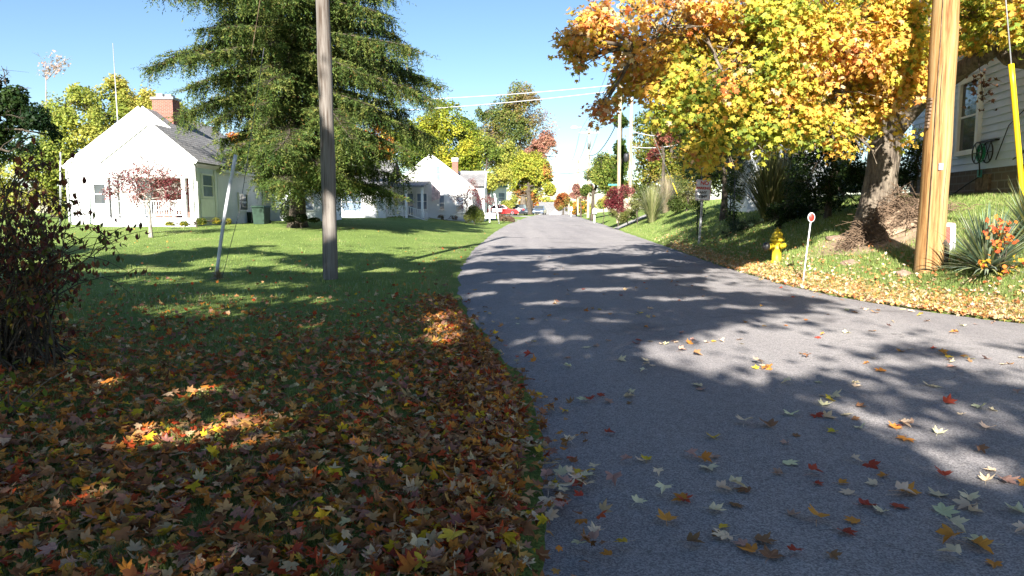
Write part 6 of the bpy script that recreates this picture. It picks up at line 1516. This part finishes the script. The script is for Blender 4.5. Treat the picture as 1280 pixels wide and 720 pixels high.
# right edge strip of orange leaves, verge leaves
N = 11000; Y = 1 / (1 / 9.9 + (1 / 30 - 1 / 9.9) * rng.random(N)); dr = rng.normal(.14, .16, N) * np.interp(Y, [10, 14, 30], [1.25, 1, .8]); X = xr(Y) + dr; k = X < .78 * Y; X, Y, dr = X[k], Y[k], dr[k]
Z = np.where(dr > 0, zg(X, Y), [zroad(a, b) for a, b in zip(X, Y)]) + rng.uniform(.008, .05, len(X))
litter('verge_leaf_litter', 'orange and tan fallen leaves drifted along the right road edge', X, Y, Z, rng.uniform(.035, .065, len(X)), [(.58, .40, .24), (.60, .30, .10), (.62, .48, .30), (.50, .18, .06), (.55, .36, .12)], [3, 2, 2, 1, 1.5], .45, .5, T_MAPLE)
X, Y = frustum(1800, 10.5, 34); X = xr(Y) + np.abs(rng.normal(.3, .9, len(Y))); k = X < .75 * Y; X, Y = X[k], Y[k]
litter('bank_leaf_litter', 'pale leaves scattered over the grass bank by the hydrant', X, Y, zg(X, Y) + rng.uniform(.03, .08, len(X)), rng.uniform(.035, .06, len(X)), [(.58, .42, .28), (.60, .33, .14), (.62, .50, .36), (.5, .2, .08)], None, .5, .5, T_MAPLE)
# far leaves on the road, too small to count
X, Y = frustum(900, 9.5, 26); k = (X > xl(Y) + .1) & (X < xr(Y) - .1); X, Y = X[k], Y[k]
k = rng.random(len(X)) < np.interp(Y, [9.5, 14, 26], [.22, .30, .12]) * (1 + 1.2 * (X - xl(Y) < .8)); X, Y = X[k], Y[k]
litter('road_leaf_litter', 'small distant fallen leaves on the sunlit road', X, Y, np.array([zroad(a, b) for a, b in zip(X, Y)]) + .012, rng.uniform(.045, .07, len(X)), LIT, LW, .2, .4, T_MAPLE)

# ------------------------------------------------------------------ individual leaves: the ones that show largest
KINDS = {'pale tan': (.72, .55, .36), 'yellow': (.64, .44, .05), 'orange': (.58, .24, .05), 'red': (.42, .07, .04), 'brown': (.26, .14, .07), 'dusty pink': (.48, .28, .21), 'greenish cream': (.66, .60, .36)}
def leaf_meshes(nv=10):
    out = []
    P, Fc = T_FINE
    for i in range(nv):
        a, b, c = rng.normal(.0, .27, 3); fold = rng.uniform(.1, .45)
        z = a * P[:, 0] ** 2 + b * P[:, 1] ** 2 + c * P[:, 0] * P[:, 1] + fold * np.abs(P[:, 0]) + rng.normal(0, .03, len(P))
        Q = np.stack([P[:, 0] * rng.uniform(.88, 1.1), P[:, 1], z - z.min()], 1)
        V = [tuple(q) for q in Q]; Fs = [tuple(map(int, f)) for f in Fc]
        k = len(V); s = .018                                            # the leaf stalk
        st = [(0, 0), (.04, -.4), (.1, -.75), (.22, -1.05)]
        for x, y in st: V += [(x - s, y, z.min() * 0 + .03), (x + s, y, .03)]
        Fs += [(k + 2 * j, k + 2 * j + 1, k + 2 * j + 3, k + 2 * j + 2) for j in range(3)]
        me = bpy.data.meshes.new('fallen_leaf'); me.from_pydata(V, [], Fs); me.materials.append(M['loose']); me.update(); out.append(me)
    return out
LM = leaf_meshes()
def one_leaf(x, y, z, s, kind, where, group, tilt=.12, label=None, rz=None):
    o = bpy.data.objects.new('fallen_leaf', random.choice(LM)); link(o)
    o.location = (x, y, z); o.scale = (s, s, s); o.rotation_euler = (random.gauss(0, tilt), random.gauss(0, tilt), random.uniform(0, 6.28) if rz is None else rz)
    c = KINDS[kind]; j = random.uniform(.62, 1.05) if 'carpet' in where else random.uniform(.85, 1.2); o.color = (c[0] * j, c[1] * j * random.uniform(.92, 1.08), c[2] * j, 1)
    return tag(o, label or f'{kind} fallen maple leaf {where}', 'fallen leaf', f'{kind} leaves {group}' if not label else 'singled out fallen leaves')
KN = list(KINDS)
for x, y, z, s in lawn_near:
    k = random.choices(KN, [2.4, 1, 2.2, 1.6, 2, 2, .6])[0]
    one_leaf(x, y, z + .004, s * .98, k, 'in the leaf carpet along the bottom of the picture', 'in the near leaf carpet', .5)
# named leaves the photograph shows clearly
SPECIAL = [(567, 697, 'yellow', .085, 'bright yellow maple leaf lying on top of the leaf carpet near the bottom edge'), (1188, 706, 'orange', .085, 'orange brown leaf at the bottom right edge of the road'),
           (1079, 657, 'red', .07, 'dark red leaf in the lower right of the shaded road'), (1131, 569, 'orange', .085, 'large bright orange leaf right of the shadow edge'), (1086, 606, 'red', .075, 'red leaf above the dark red one in the road shade'),
           (939, 713, 'orange', .07, 'orange leaf cut by the bottom edge of the picture'), (780, 706, 'yellow', .055, 'small golden leaf alone at the bottom of the road'), (854, 649, 'orange', .07, 'orange leaf lying in the small sun spot on the road'),
           (1176, 671, 'greenish cream', .085, 'large pale cream leaf low on the right side of the road'), (1209, 650, 'pale tan', .08, 'tan leaf just above the large cream leaf'), (1272, 674, 'greenish cream', .08, 'pale leaf cut by the right edge of the picture'),
           (961, 553, 'brown', .09, 'upright brown leaf in the middle of the shaded road'), (760, 560, 'red', .06, 'deep red leaf left of the middle on the shaded road'), (1023, 435, 'red', .06, 'small bright red leaf far out on the sunny road')]
for px_, py_, k, s, lab in SPECIAL:
    p = onground(px_, py_)
    lawn = p.x < xl(p.y) - .02
    z = (zgf(p.x, p.y) + .085) if lawn else zroad(p.x, p.y) + .006
    one_leaf(p.x, p.y, z, s, k, '', '', .12, lab)
# loose leaves over the near road
placed = 0; tries = 0
def road_leaf(x, y, k=None, tilt=.1):
    px_, py_ = proj(x, y, 0)
    if not (645 < px_ < 1290 and py_ < 725): return 0
    if not (xl(y) < x < xr(y) - .1): return 0
    k = k or random.choices(KN, [4.2, .7, 1.6, .9, 1.0, 1.2, .9])[0]
    shade = lit_map(np.array([px_]), np.array([min(py_, 719.)]))[0] < .5
    where = 'lying loose on the shaded asphalt' if shade else 'lying loose on the sunlit asphalt'
    one_leaf(x, y, zroad(x, y) + .005, random.uniform(.044, .084), k, where, 'on the shaded road' if shade else 'on the sunlit road', tilt); return 1
while placed < 135:
    u = random.random(); y = 1 / (1 / 3.05 + (1 / 11.5 - 1 / 3.05) * u); x = random.uniform(0, .72 * y + .3); placed += road_leaf(x, y)
# small gatherings
for px_, py_, m in ((760, 515, 6), (820, 445, 6), (885, 440, 5), (970, 472, 6), (700, 625, 10), (690, 600, 9), (680, 655, 7), (1010, 530, 4), (1090, 545, 5), (1240, 465, 5), (1185, 460, 5), (1080, 400, 5), (670, 560, 8), (890, 600, 3), (1060, 520, 4), (1235, 530, 4)):
    c = onground(px_, py_)
    for _ in range(m):
        y = c.y + random.gauss(0, .10) * (c.y / 5); x = c.x + random.gauss(0, .13) * (c.y / 5); placed += road_leaf(x, y, None, .22)
print('road leaves', placed)
bpy.context.view_layer.update()
